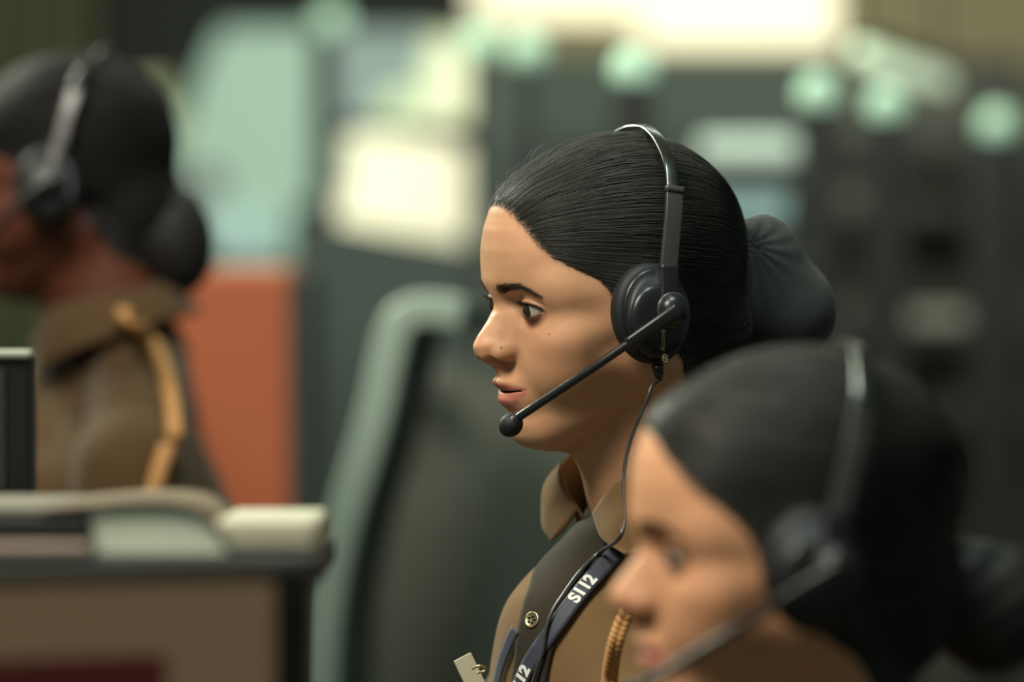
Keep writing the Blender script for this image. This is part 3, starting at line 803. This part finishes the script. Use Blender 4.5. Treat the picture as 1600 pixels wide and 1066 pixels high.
# ---------------------------------------------------------------- lanyard with printed letters
def ribbon(tf, f, pts, width, off, thick=.9):
    P = on_surface(f, catmull([tf.ray(x, y, f) for x, y in pts], 8), off); N = grad(f, P)
    T = np.gradient(P, axis=0); T /= np.linalg.norm(T, axis=1, keepdims=True); S = np.cross(T, N); S /= np.linalg.norm(S, axis=1, keepdims=True)
    G = np.stack([P+S*width*t for t in np.linspace(-.5, .5, 5)], 1)
    return G, P, T, N, S
lan = thing('lanyard', 'navy blue lanyard with white letters on the khaki shirt', 'lanyard', TF.world((40, 70, 20)))
G, P, T, N, S = ribbon(TF, torso_f, [(1000, 835), (968, 862), (932, 902), (905, 934), (880, 968), (856, 1002), (834, 1036), (816, 1075)], 12.5, 4.5)
link_mesh('ribbon', *sheet_grid(G, .9), M['navy'], TF, lan)
def letters(text, px, py, size, parent, rev=False):
    cu = bpy.data.curves.new('lettering', 'FONT'); cu.body = text; cu.size = size; cu.extrude = .0002; cu.align_x = 'CENTER'; cu.align_y = 'CENTER'; cu.offset = .0006
    V, F = text_mesh(cu)
    q = TF.ray(px, py, torso_f); i = int(np.argmin(((P-q)**2).sum(1)))
    L = np.concatenate([[0], np.cumsum(np.linalg.norm(np.diff(P, axis=0), axis=1))]); s = L[i]-V[:, 0]
    C_ = np.stack([np.interp(s, L, P[:, k]) for k in range(3)], 1); N_ = np.stack([np.interp(s, L, N[:, k]) for k in range(3)], 1); T_ = np.stack([np.interp(s, L, T[:, k]) for k in range(3)], 1)
    W_ = C_+V[:, 1:2]*np.cross(N_, -T_)+(V[:, 2:3]+.75)*N_
    return link_mesh('lettering', W_, F, M['white_print'], TF, parent, smooth=False)
letters('S112', 905, 924, .0125, lan); letters('S112', 818, 1066, .0125, lan)
keepPT = (P, T, N)
G, P, T, N, S = ribbon(TF, torso_f, [(812, 985), (800, 1012), (790, 1040), (782, 1080)], 9, 4.5)
link_mesh('ribbon', *sheet_grid(G, .9), M['navy'], TF, lan)

# ---------------------------------------------------------------- braided cord on the near shoulder
cordt = thing('braided_cord', 'tan braided uniform cord hanging over the khaki shirt', 'cord', p2w(980, 960, 2.6))
for ph in (0, 2*PI/3, 4*PI/3):
    c = catmull([p2w(990, 935, 2.60), p2w(972, 975, 2.60), p2w(962, 1005, 2.60), p2w(956, 1035, 2.61), p2w(953, 1060, 2.62), p2w(950, 1090, 2.62)], 26)*1000
    s = np.arange(len(c))/26*2*PI*1.35+ph
    c = c+np.stack([np.sin(s)*3.4, np.sin(2*s)*2.0, np.zeros(len(c))], 1)
    link_mesh('cord_strand', *sweep(c, circ(2.4, 8), (0, -1, .05)), M['cord'], None, cordt)

# ---------------------------------------------------------------- badge clipped on the far pocket
bd = thing('name_badge', 'small steel badge clipped to the shirt front at the lower edge', 'badge', p2w(745, 1060, 2.74))
V, F = box((0, 0, 0), (.015, .002, .040), 0, .0006)
Rm = Matrix.Translation(Vector(p2w(741, 1066, 2.73))) @ Matrix.Rotation(-.45, 4, 'Y') @ Matrix.Rotation(.5, 4, 'Z')
V2 = np.array([list(Rm @ Vector(v)) for v in V]); mobj('plate', (V2, F), mat('badge_plate', srgb(196, 192, 165), .35, spec=.6), bd)
c = catmull([p2w(738, 1046, 2.722)*1000, p2w(748, 1041, 2.718)*1000, p2w(758, 1043, 2.722)*1000, p2w(757, 1049, 2.724)*1000, p2w(744, 1052, 2.722)*1000], 6)
link_mesh('clip', *sweep(c, circ(.9, 8), (0, -1, 0)), M['brass'], None, bd)

# ---------------------------------------------------------------- the woman in front and the woman at the left
def low_bun(fr, parent, c, r):
    f = lambda Q: smin(ell(Q, c, r), ell(Q, (c[0]+22, 0, c[2]+12), (24, r[1]*.9, r[2]*.8)), 12)+.8*np.sin(Q[:, 2]*.35+Q[:, 0]*.2)*.6
    V, Q = polygonize(f, (c[0]-r[0]-8, -r[1]-8, c[2]-r[2]-10), (c[0]+56, r[1]+8, c[2]+r[2]+16), 3, coarse=9)
    return link_mesh('hair_bun', V, Q, M['hair_cap'], fr, parent)
LOOSE = [(150, 86), (84, 76), (80, 66), (76, 55), (66, 42), (54, 30), (42, 16), (36, 4), (33, -14), (26, -32), (6, -44), (-10, -56),
         (-24, -66), (-34, -85), (-60, -98), (-150, -98), (-150, 150), (150, 150)]
R2 = pose(10, 3.5, 1.8); O2 = np.array([.1635, 2.270, 1.0810])
F2 = Frame(R2, O2); T2 = Frame(pose(24, 10, 0), O2+np.array([.055, .03, -.19]))
w2, h2, s2, f2 = person('woman', 'blurred woman nearest the camera, dark hair, cropped at the lower right', F2, T2, 2.4, 3500, 6.5, line=LOOSE, tie=(-104, 0, -10), zlow=-50, rad=.45, shirt_h=8, base=srgb(214, 160, 120))
low_bun(F2, h2, (-122, 0, -48), (36, 42, 40))
collar(T2, s2, M['khaki'])
headset(F2, 'blurred black headset worn by the woman nearest the camera', band_tilt=8, detail=False)
R3 = pose(-2, 8, 0); Y3 = 3.55
O3 = p2w(72, 292, Y3-.09)-R3 @ np.array([.008, .095, -.010])
F3 = Frame(R3, O3); T3 = Frame(pose(2, 6, 0), O3+np.array([.036, .01, -.176]))
w3, h3, s3, f3 = person('woman', 'blurred woman in khaki shirt at the left edge, dark head cropped by the frame', F3, T3, 2.8, 2500, 6.0, tie=(-104, 0, -6), zlow=-50, rad=.5, shirt_h=8, base=srgb(96, 54, 38), khaki=M['khaki_shaded'], dark=M['hair_shaded'])  # skin, hair and khaki carry the shade of the left edge in their colours
low_bun(F3, h3, (-90, 0, -70), (36, 40, 52)).data.materials[0] = M['hair_shaded']
collar(T3, s3, M['khaki_shaded'])
headset(F3, 'blurred headset on the woman at the left edge', band_tilt=14, detail=False)
sc = thing('shoulder_cord', 'thick orange-tan cord looped over the shoulder of the woman at the left edge', 'cord', T3.world((0, 150, -20)))
pts = [T3.world(T3.ray(x, y, torso_f)+grad(torso_f, T3.ray(x, y, torso_f))[0]*5)*1000 for x, y in ((120, 500), (150, 488), (190, 498), (228, 535), (252, 585), (264, 640), (268, 690))]
link_mesh('loop', *sweep(catmull(pts, 6), circ(7.5, 10), (0, -1, .1)), M['cord'], None, sc)
pts = [T3.world(T3.ray(x, y, torso_f)+grad(torso_f, T3.ray(x, y, torso_f))[0]*5)*1000 for x, y in ((258, 700), (246, 735), (238, 770), (230, 820))]
link_mesh('loop', *sweep(catmull(pts, 6), circ(7.5, 10), (0, -1, .1)), M['cord'], None, sc)
# ---------------------------------------------------------------- the room
M['floor'] = mat('floor_carpet', (.05, .055, .05), .9, noise=(30, (.03, .035, .032, 1)))
M['wall'] = mat('wall_paint', srgb(176, 165, 128), .8, noise=(2, srgb(168, 156, 120)))
M['wall_dark'] = mat('dark_wall_paint', srgb(100, 112, 103), .8, noise=(2, srgb(88, 99, 91)))
M['ceiling'] = mat('ceiling_tile', srgb(185, 182, 165), .9, noise=(8, srgb(175, 172, 155)))
M['post'] = mat('dark_post', srgb(36, 38, 36), .6)
M['panel_dark'] = mat('dark_panel', srgb(72, 86, 81), .55, noise=(3, srgb(36, 46, 44)))
M['panel_mid'] = mat('grey_fabric_panel', srgb(112, 118, 107), .9, noise=(3, srgb(102, 106, 94)))
M['orange'] = mat('orange_laminate', srgb(196, 104, 62), .5, noise=(2, srgb(186, 98, 60)))
def struct(name, vf, m, kind='structure'):
    o = mobj(name, vf, m); o['kind'] = kind; return o
struct('floor', box((0, 4, -.05), (9, 10, .1)), M['floor'])
struct('wall_back', box((0, 7.25, 1.5), (9, .1, 3.0)), M['wall'])
struct('ceiling', box((0, 5.3, 3.02), (9, 4.2, .06)), M['ceiling'])
def X(px, Y): return (px-800)*Y/6000
def Z(py, Y): return CAMZ-(py-533)*Y/6000
def slab(px0, py0, px1, py1, Y, t, bevel=0):
    """box whose front face lies at depth Y and spans these directions"""
    x0, x1, z0, z1 = X(px0, Y), X(px1, Y), Z(py1, Y), Z(py0, Y)
    return box(((x0+x1)/2, Y+t/2, (z0+z1)/2), (x1-x0, t, z1-z0), 0, bevel)
def slabz(px0, py0, px1, z0, Y, t, bevel=0):
    x0, x1, z1 = X(px0, Y), X(px1, Y), Z(py0, Y)
    return box(((x0+x1)/2, Y+t/2, (z0+z1)/2), (x1-x0, t, z1-z0), 0, bevel)
def glow(name, c, s): return mat(name, c, .6, emit=c, strength=s)

# lit clerestory window across the back wall
wn = struct('window_1', slab(724, -260, 1000, 30, 7.18, .03), glow('daylight_cream', srgb(250, 243, 205), 1.15))
wn = struct('window_2', slab(1000, -260, 1308, 72, 7.18, .03), glow('daylight_cream_low', srgb(250, 243, 205), 1.15))
# long dark partition in front of the back wall
dp = thing('glazed_partition', 'long dark partition under the bright cream window', 'partition', (X(1000, 6.6), 6.6, 0))
mobj('panel', slabz(735, 84, 1330, 0, 6.6, .05), M['wall_dark'], dp)
mobj('panel_low', slabz(735, 215, 1330, .02, 6.55, .04), M['panel_dark'], dp)
dr = thing('tall_cabinet', 'tall dark cabinet row at the right under the tan wall', 'cabinet', (X(1480, 6.2), 6.2, 0))
mobj('body', slabz(1300, 112, 1760, 0, 6.2, .4), mat('cabinet_dark', srgb(84, 83, 74), .6, noise=(3, srgb(70, 70, 63))), dr)
mobj('top_box', slab(1490, 92, 1600, 112, 6.25, .3), M['post'], dr)
# left: dark wall piece, mint board, bright panes
struct('wall_left', slabz(-420, -200, 735, 0, 6.9, .1), mat('wall_charcoal', srgb(40, 44, 38), .8, noise=(2, srgb(32, 36, 32))))
def poly_prism(pts, Y, t):
    n = len(pts); V = [(X(x, Y), Y, Z(y, Y)) for x, y in pts]+[(X(x, Y), Y+t, Z(y, Y)) for x, y in pts]
    F = [list(range(n)), list(range(n, 2*n))[::-1]]+[[i, i+n, (i+1) % n+n, (i+1) % n] for i in range(n)]
    return np.array(V), F
mb = thing('glass_board', 'tall mint glass board glowing above the orange cabinet', 'board', (X(390, 6.86), 6.86, .6))
mobj('glass', poly_prism([(345, 45), (492, 45), (486, 310), (455, 330), (450, 410), (285, 410), (278, 250), (310, 120)], 6.86, .03), glow('mint_glass', srgb(155, 184, 164), .62), mb)
mobj('tinted_patch', poly_prism([(300, 262), (360, 262), (350, 305), (285, 320)], 6.85, .01), glow('grey_violet_glass', srgb(110, 112, 108), .5), mb)
mobj('lower_pane', poly_prism([(295, 330), (440, 330), (435, 400), (300, 400)], 6.845, .01), glow('blue_mint_glass', srgb(160, 190, 180), .62), mb)
for k, (pts, c, s) in enumerate((([(515, 48), (690, 48), (660, 188), (512, 188)], srgb(140, 158, 150), .6), ([(668, 55), (732, 62), (730, 200), (605, 205), (596, 150), (660, 130)], srgb(228, 232, 190), .95),
                    ([(512, 208), (545, 208), (545, 300), (506, 300)], srgb(130, 150, 142), .6), ([(540, 206), (640, 214), (726, 232), (728, 380), (503, 342), (506, 300), (545, 300)], srgb(238, 235, 198), 1.05))):
    o = mobj('window_%d' % (k+3), poly_prism(pts, 6.86, .03), glow('pane_%d' % k, c, s)); o['kind'] = 'structure'
fr_ = thing('window_frame', 'dark upright frame between the mint board and the bright panes', 'frame', (X(495, 5.9), 5.9, 0))
mobj('upright', slabz(487, -60, 512, 0, 5.9, .06), M['post'], fr_)
mobj('crossbar', slab(512, 190, 735, 206, 5.95, .04), M['post'], fr_)
mobj('side_upright', slabz(733, 60, 775, 0, 5.9, .06), M['wall_dark'], fr_)
fl = thing('folding_screen', 'low dark teal screen below the bright panes', 'screen', (X(590, 5.6), 5.6, 0))
V, F = poly_prism([(455, 345), (503, 345), (735, 392), (760, 392), (760, 1500), (455, 1500)], 5.6, .04); mobj('panel', (V, F), M['panel_dark'], fl)

# ---- post row with glowing caps standing in for glints, running away to the right
glintm = glow('glint_mint', srgb(165, 200, 172), .62)  # glints painted as a glow; the caps are no lamps
POSTS = [(518, 26, 5.85), (750, 60, 5.2), (823, 70, 5.1), (990, 97, 0), (1278, 137, 0), (1385, 155, 0), (1557, 187, 0)]
WHERE = ['between mint board and bright panes', 'left of the close pair', 'right of the close pair', 'above the focused headset',
         'third from the right edge', 'second from the right edge', 'nearest the right edge']
proto = None
def dup(o, parent=None):
    c = o.copy(); COL.objects.link(c); c.parent = parent
    for ch in o.children: dup(ch, c)
    return c
proto = thing('glint_post', 'x', 'lamp post', (0, 0, 0), 'glint-capped posts in a row')  # posts carry glowing caps standing in for glints, no lamps
mobj('shaft', box((0, 0, .74), (.018, .018, 1.48), 0, .004), M['post'], proto)
V, F = lathe([(.010, 1.480), (.024, 1.484), (.026, 1.498), (.022, 1.512), (.012, 1.520), (.001, 1.522)], 20)
mobj('glint_cap', (V, F), glintm, proto, True)
for i, (px, py, w) in enumerate(POSTS):
    Y = w or .305*6000/(533-py); o = proto if i == 0 else dup(proto)
    o.matrix_basis = Matrix.Translation((X(px, Y), Y, 0)) @ Matrix.Diagonal((1, 1, (Z(py, Y))/1.505, 1)); o['label'] = 'slim dark post with glowing mint glint cap, '+WHERE[i]
# wide dark uprights behind them
for i, (x0, x1, top, Y, w) in enumerate(((955, 1020, 130, 4.9, 'behind the headset band'), (1252, 1312, 150, 5.0, 'right of the grey monitor'), (1358, 1420, 170, 5.2, 'left of the tall pale shelf marks'), (1518, 1590, 195, 5.5, 'next to the right edge'))):
    t = thing('partition_upright', 'broad dark partition upright, '+w, 'upright', (X((x0+x1)/2, Y), Y, 0), 'broad partition uprights')
    mobj('column', slabz(x0, top, x1, 0, Y, .06, .006), M['post'], t); mobj('foot_plate', box((X((x0+x1)/2, Y), Y+.03, .01), (.12, .12, .02)), M['post'], t)
# tube lamp at the upper right
tl = thing('tube_lamp', 'long slanting white tube lamp at the upper right', 'lamp', (X(1405, 5.6), 5.6, Z(104, 5.6)))
a, b = p2w(1345, 84, 5.4), p2w(1472, 126, 5.8)
mobj('tube', sweep(np.array([a, (a+b)/2, b]), circ(.016, 14), (0, 0, 1)), glow('tube_white', srgb(205, 225, 190), 1.0), tl, True)
for q in (a, b): mobj('hanger', box((q[0], q[1]+.02, (q[2]+2.99)/2+.02), (.008, .008, 2.99-q[2]-.04)), M['post'], tl)
mobj('housing', sweep(np.array([a, (a+b)/2, b])+np.array([0, .02, .022]), rrect(.05, .016, .004), (0, 0, 1)), M['post'], tl)

# monitors and shelf things behind
def monitor(name, label, c, w, h, rz, screen, root_z, group=None, tiltless=True, d=.03):
    t = thing(name, label, 'monitor', (c[0], c[1], root_z), group)
    Rz = lambda V: V @ np.array([[math.cos(rz), math.sin(rz), 0], [-math.sin(rz), math.cos(rz), 0], [0, 0, 1]])+np.array(c)
    V, F = box((0, d/2, 0), (w, d, h), 0, .006); mobj('bezel', (Rz(V), F), M['black'], t)
    V, F = box((0, -.0015, .004), (w-.036, .003, h-.044)); mobj('screen', (Rz(V), F), screen, t)
    V, F = box((0, d+.02, (root_z-c[2])/2+.006), (.05, .03, c[2]-root_z-.014), 0, .005); mobj('stand', (Rz(V), F), M['black'], t)
    V, F = box((0, d+.02, root_z-c[2]+.008), (.22, .16, .016), 0, .006); mobj('stand_foot', (Rz(V), F), M['black'], t)
    return t
def desk(label, x0, x1, y0, y1, z, m=None):
    t = thing('desk', label, 'desk', ((x0+x1)/2, (y0+y1)/2, 0))
    mobj('desk_top', box(((x0+x1)/2, (y0+y1)/2, z-.015), (x1-x0, y1-y0, .03), 0, .004), m or M['panel_mid'], t)
    for x in (x0+.04, x1-.04):
        for y in (y0+.04, y1-.04): mobj('leg', box((x, y, (z-.03)/2), (.04, .04, z-.03)), M['post'], t)
    return t
Y = 5.4
desk('dark shelf desk behind the netted bun carrying a pale monitor', X(1060, Y), X(1260, Y), Y-.1, Y+.3, Z(405, Y), M['panel_dark'])
mt = monitor('monitor', 'pale blue-grey monitor behind the netted bun', (X(1165, Y), Y, Z(330, Y)), .15, .085, 0, glow('screen_blue_grey', srgb(118, 145, 142), .55), Z(405, Y))
wb = thing('paper_tray', 'pale grey tray on top of the monitor behind the bun', 'tray', (X(1168, Y), Y, Z(262, Y)))
mobj('tray', slab(1092, 212, 1248, 258, Y-.01, .05, .01), mat('tray_pale', srgb(205, 222, 212), .6), wb)
shelfm = mat('shelf_grey', srgb(120, 124, 112), .7)
BL = [(1402, 1530, 484, 512, 6.0, 'long pale box low behind the uprights', .5), (1404, 1500, 318, 336, 6.0, 'thin grey box halfway up behind the uprights', .25), (1310, 1350, 290, 336, 6.0, 'small grey box left of the middle upright', .3),
      (1310, 1352, 184, 226, 6.0, 'small brown-grey box high left of the middle upright', .28), (1416, 1470, 182, 226, 6.0, 'squarish brown-grey box high right of the middle upright', .28), (1300, 1340, 474, 512, 6.0, 'small pale box low left of the middle upright', .3),
      (1490, 1530, 620, 660, 6.0, 'faint grey box low by the right upright', .2)]
rack = thing('shelf_rack', 'dark shelf rack behind the uprights at the right', 'shelf', (X(1420, 6.0), 6.0, 0))
for (x0, x1) in ((1286, 1294), (1600, 1608)): mobj('rack_post', slabz(x0, 130, x1, 0, 6.05, .03), M['post'], rack)
for py in (226.5, 336.5, 512.5, 660.5):
    mobj('rack_shelf', box((X(1447, 6.05), 6.08, Z(py, 6.0)-.006), (X(1608, 6.05)-X(1286, 6.05), .16, .012)), M['post'], rack)
for x0, x1, y0, y1, Yb, lb, s in BL:
    o = mobj('storage_box', slab(x0, y0, x1, y1, Yb, .06, .006), mat('box_grey', srgb(150*s*2, 152*s*2, 138*s*2), .7)); tag(o, lb, 'box', 'boxes on the far rack')

# ---- grey fabric partition in the centre, orange cabinet
gp = thing('desk_partition', 'wide grey-green fabric partition behind the chair and the woman in focus', 'partition', (X(900, 4.6), 4.6, 0))
V, F = poly_prism([(590, 560), (700, 566), (960, 640), (1150, 640), (1150, 2000), (590, 2000)], 4.6, .05); mobj('panel', (V, F), M['panel_mid'], gp)
oc = thing('cabinet', 'orange cabinet standing behind the woman at the left edge', 'cabinet', (X(345, 4.5), 4.5, 0))
mobj('body', slabz(215, 418, 455, 0, 4.5, .4, .008), M['orange'], oc)
mobj('side_trim', slabz(452, 430, 476, 0, 4.5, .4), M['panel_dark'], oc)
# pale round ball seen past the chair
mobj('panel_cap', slab(640, 598, 698, 604, 4.47, .10), M['panel_dark'], gp)
o = mobj('pale_ball', ball(p2w(668, 586, 4.5), .012, 10), mat('ball_grey', srgb(214, 210, 200), .5), None, True); tag(o, 'small round grey object right of the chair back', 'knob')

# ---- office chair, backrest seen nearly edge-on
ch = thing('office_chair', 'office chair with curved backrest and painted mint edge highlight left of the woman in focus', 'chair', (X(600, 3.9), 3.9, 0))
Yc = 3.9
edge = [(722, 492), (690, 486), (650, 486), (622, 505), (605, 560), (588, 640), (562, 730), (535, 820), (515, 910), (503, 1000), (498, 1100)]
A = catmull([p2w(x, y, Yc) for x, y in edge], 5)
mobj('backrest_rim', sweep(A, rrect(.034, .02, .006), (0, -1, 0)), mat('rim_highlight', srgb(165, 185, 170), .35, coat=.3), ch, True)  # highlight along the backrest edge put into the rim's pale colour
A2 = A+np.array([0, .42, 0])
mobj('backrest_rim', sweep(A2, rrect(.026, .02, .006), (0, -1, 0)), M['post'], ch, True)
G = np.stack([A*(1-t)+A2*t+np.array([.028*math.sin(PI*t)+.008, 0, 0]) for t in np.linspace(0, 1, 9)], 1)
mobj('backrest', sheet_grid(G, .022), M['panel_dark'], ch, True)
sx = X(498, Yc)
mobj('seat', box((sx-.2, Yc+.21, .50), (.46, .46, .07), 0, .03), M['panel_dark'], ch)
mobj('back_bracket', box((sx-.01, Yc+.21, .62), (.03, .08, .30)), M['post'], ch)
mobj('gas_column', box((sx-.2, Yc+.21, .27), (.05, .05, .40), 0, .01), M['post'], ch)
for i in range(5):
    a = 2*PI*i/5; c = np.array([sx-.2, Yc+.21, .07]); e = c+np.array([math.cos(a)*.28, math.sin(a)*.28, -.03])
    mobj('base_arm', sweep(np.array([c, (c+e)/2, e]), rrect(.04, .03, .008), (0, 0, 1)), M['post'], ch)
    V, F = ball(e+np.array([0, 0, -.012]), .027, 8); mobj('caster', (V, F), M['black'], ch, True)

# ---- near desk at the lower left: monitor, papers, and the monitor at the left edge
Yd = 2.06
ZD = .80
desk('near desk carrying the large monitor, below the picture', X(-500, Yd), X(560, Yd), Yd-.25, Yd+.62, ZD, M['panel_mid'])
scr = mat('screen_tan', srgb(92, 76, 56), .6, emit=srgb(112, 92, 68), strength=.42)
V = None
mon = thing('monitor', 'large black-framed monitor with tan screen at the lower left', 'monitor', (X(150, Yd), Yd+.05, ZD))
def tilt(vf, rz, c):
    V, F = vf; R_ = np.array([[math.cos(rz), -math.sin(rz), 0], [math.sin(rz), math.cos(rz), 0], [0, 0, 1]]); return (V-np.array(c)) @ R_.T+np.array(c), F
cx = X(150, Yd); zt = Z(873, Yd); pc = (X(478, Yd), Yd, 0)
def mbox(px0, py0, px1, py1, dy, t, bev=0): return tilt(slab(px0, py0, px1, py1, Yd+dy, t, bev), .38, pc)
bz = mobj('bezel', mbox(-330, 872, 480, 1150, 0, .035, .006), mat('matt_bezel', srgb(40, 42, 38), .75, spec=.2), mon)
mobj('screen', mbox(-306, 908, 424, 1122, -.002, .003), scr, mon)
mobj('red_window', mbox(-200, 1016, 245, 1122, -.004, .002), mat('screen_red', srgb(70, 22, 20), .6, emit=srgb(95, 28, 26), strength=.12), mon)
mobj('stand', box((cx-.03, Yd-.055, (ZD+Z(1120, Yd))/2+.008), (.07, .03, Z(1120, Yd)-ZD)), M['black'], mon)
mobj('stand_foot', box((cx-.03, Yd-.03, ZD+.008), (.26, .2, .016), 0, .006), M['black'], mon)
# things lying on a shelf board just behind the monitor's top edge
Ys = 2.16; zs = Z(868, Ys)
sh = thing('shelf_board', 'dark shelf board behind the top of the large monitor', 'shelf', (X(150, Ys), Ys+.1, ZD))
mobj('board', box((X(70, Ys), Ys+.10, zs-.008), (X(500, Ys)-X(-360, Ys), .2, .016), 0, .003), M['post'], sh)
for px in (-300, 430): mobj('shelf_leg', box((X(px, Ys), Ys+.16, (zs-.016+ZD)/2), (.02, .06, zs-.016-ZD)), M['post'], sh)
white = mat('paper_mint_white', srgb(222, 236, 212), .6); cream = mat('paper_cream', srgb(190, 190, 165), .6); mauve = mat('folder_mauve', srgb(135, 118, 108), .6)
o = mobj('paper_stack', box((X(410, Ys), Ys+.10, zs+.0095), (X(492, Ys)-X(330, Ys), .14, .019), 0, .004), cream); tag(o, 'low stack of cream papers at the right end of the shelf board', 'papers')
# curled sheet: a quarter arch of paper
arc = [(138, 862), (138, 800), (142, 790), (200, 786), (270, 787), (310, 797), (335, 820), (352, 864)]
Ac = catmull([p2w(x, y, Ys+.02) for x, y in arc], 5); Gc = np.stack([Ac+np.array([0, .12*t, 0]) for t in np.linspace(0, 1, 5)], 1)
o = thing('paper_ream', 'thick mint-white paper pad with rounded right end on the shelf board', 'papers', (X(245, Ys), Ys+.08, zs))
pts = [(140, 866)]+[(x, y) for x, y in ((140, 792), (200, 787), (262, 788), (296, 795), (322, 812), (340, 838), (352, 866))]
V, F = poly_prism(pts, Ys+.02, .14); mobj('pad', (V, F), white, o)
Pc = catmull([p2w(x, y, Ys+.015) for x, y in ((60, 795), (140, 788), (200, 783), (262, 784), (300, 792), (326, 810), (345, 838))], 4)
mobj('top_sheet', sheet_grid(np.stack([Pc+np.array([0, .15*t, 0]) for t in np.linspace(0, 1, 4)], 1), .0015), mat('sheet_brown_edge', srgb(120, 105, 82), .5), o, True)
o = mobj('folder', box(((X(-200, Ys)+X(143, Ys))/2, Ys+.07, zs+.0035), (X(143, Ys)-X(-200, Ys), .16, .007), 0, .003), mauve); tag(o, 'mauve-grey folder lying left of the mint-white paper pad', 'folder')
o = mobj('binder', box(((X(-200, Ys)+X(136, Ys))/2, Ys+.09, zs+.0145), (X(136, Ys)-X(-200, Ys), .15, .015), 0, .003), M['black_soft']); tag(o, 'black binder lying on the mauve-grey folder', 'binder')
o = mobj('notebook', box(((X(-200, Ys)+X(120, Ys))/2, Ys+.10, zs+.0245), (X(120, Ys)-X(-200, Ys), .14, .005), 0, .002), mat('notebook_beige', srgb(120, 116, 98), .6)); tag(o, 'thin beige notebook lying on the black binder', 'notebook')
# monitor at the left edge
Ym = 2.5
mm = thing('monitor', 'black monitor cut by the left edge, seen from the side', 'monitor', (X(-100, Ym), Ym+.1, ZD))
mobj('bezel', slab(-330, 548, 50, 780, Ym, .03, .005), M['black'], mm)
mobj('screen', slab(-310, 575, 8, 765, Ym-.002, .003), mat('screen_off', srgb(52, 54, 50), .3), mm)
mobj('top_strip', slab(-325, 546, 48, 560, Ym-.004, .02, .002), mat('strip_pale', srgb(170, 180, 160), .3), mm)
mobj('stand', box((X(-130, Ym), Ym+.05, (ZD+Z(780, Ym))/2+.04), (.05, .03, Z(780, Ym)-ZD+.1)), M['black'], mm)
mobj('stand_foot', box((X(-130, Ym), Ym+.05, ZD+.008), (.2, .16, .016), 0, .005), M['black'], mm)
# olive curtain, pale chair and pale box at the upper left
cu_ = [p2w(x, 40, 6.7) for x in range(-260, 150, 12)]
G = np.stack([[np.array([p[0], 6.72+.03*math.sin(i*1.3), z]) for z in np.linspace(.9, 2.4, 6)] for i, p in enumerate(cu_)])
o = mobj('curtain', sheet_grid(G, .006), mat('olive_curtain', srgb(84, 90, 62), .9), None, True); tag(o, 'olive green curtain at the upper left corner', 'curtain')
sb = thing('notice_stand', 'pale green notice board on a thin stand behind the woman at the left edge', 'notice stand', (X(250, 5.95), 5.95, 0))
mobj('board', poly_prism([(215, 120), (262, 118), (262, 170), (288, 165), (286, 235), (232, 235)], 5.95, .03), mat('board_pale_green', srgb(176, 182, 142), .6), sb)
mobj('pole', slabz(246, 232, 258, 0, 5.955, .015), M['post'], sb); mobj('foot_plate', box((X(252, 5.95), 5.96, .01), (.25, .25, .02)), M['post'], sb)
A = catmull([p2w(x, y, 5.3) for x, y in ((232, 262), (252, 300), (275, 350), (292, 405), (300, 470))], 5)
c2 = thing('office_chair', 'small grey office chair behind the woman at the left edge', 'chair', (X(280, 5.3), 5.3, 0))
mobj('backrest_rim', sweep(A, rrect(.024, .02, .005), (0, -1, 0)), mat('rim_grey', srgb(128, 130, 112), .5), c2, True)
G = np.stack([A+np.array([.004, .36*t, 0]) for t in np.linspace(0.02, 1, 6)], 1); mobj('backrest', sheet_grid(G, .02), M['post'], c2, True)
mobj('seat', box((X(200, 5.3), 5.5, .48), (.42, .42, .06), 0, .02), M['post'], c2); mobj('gas_column', box((X(200, 5.3), 5.5, .23), (.05, .05, .45)), M['post'], c2)
mobj('back_bracket', box((X(290, 5.3), 5.5, .7), (.03, .06, .50)), M['post'], c2)
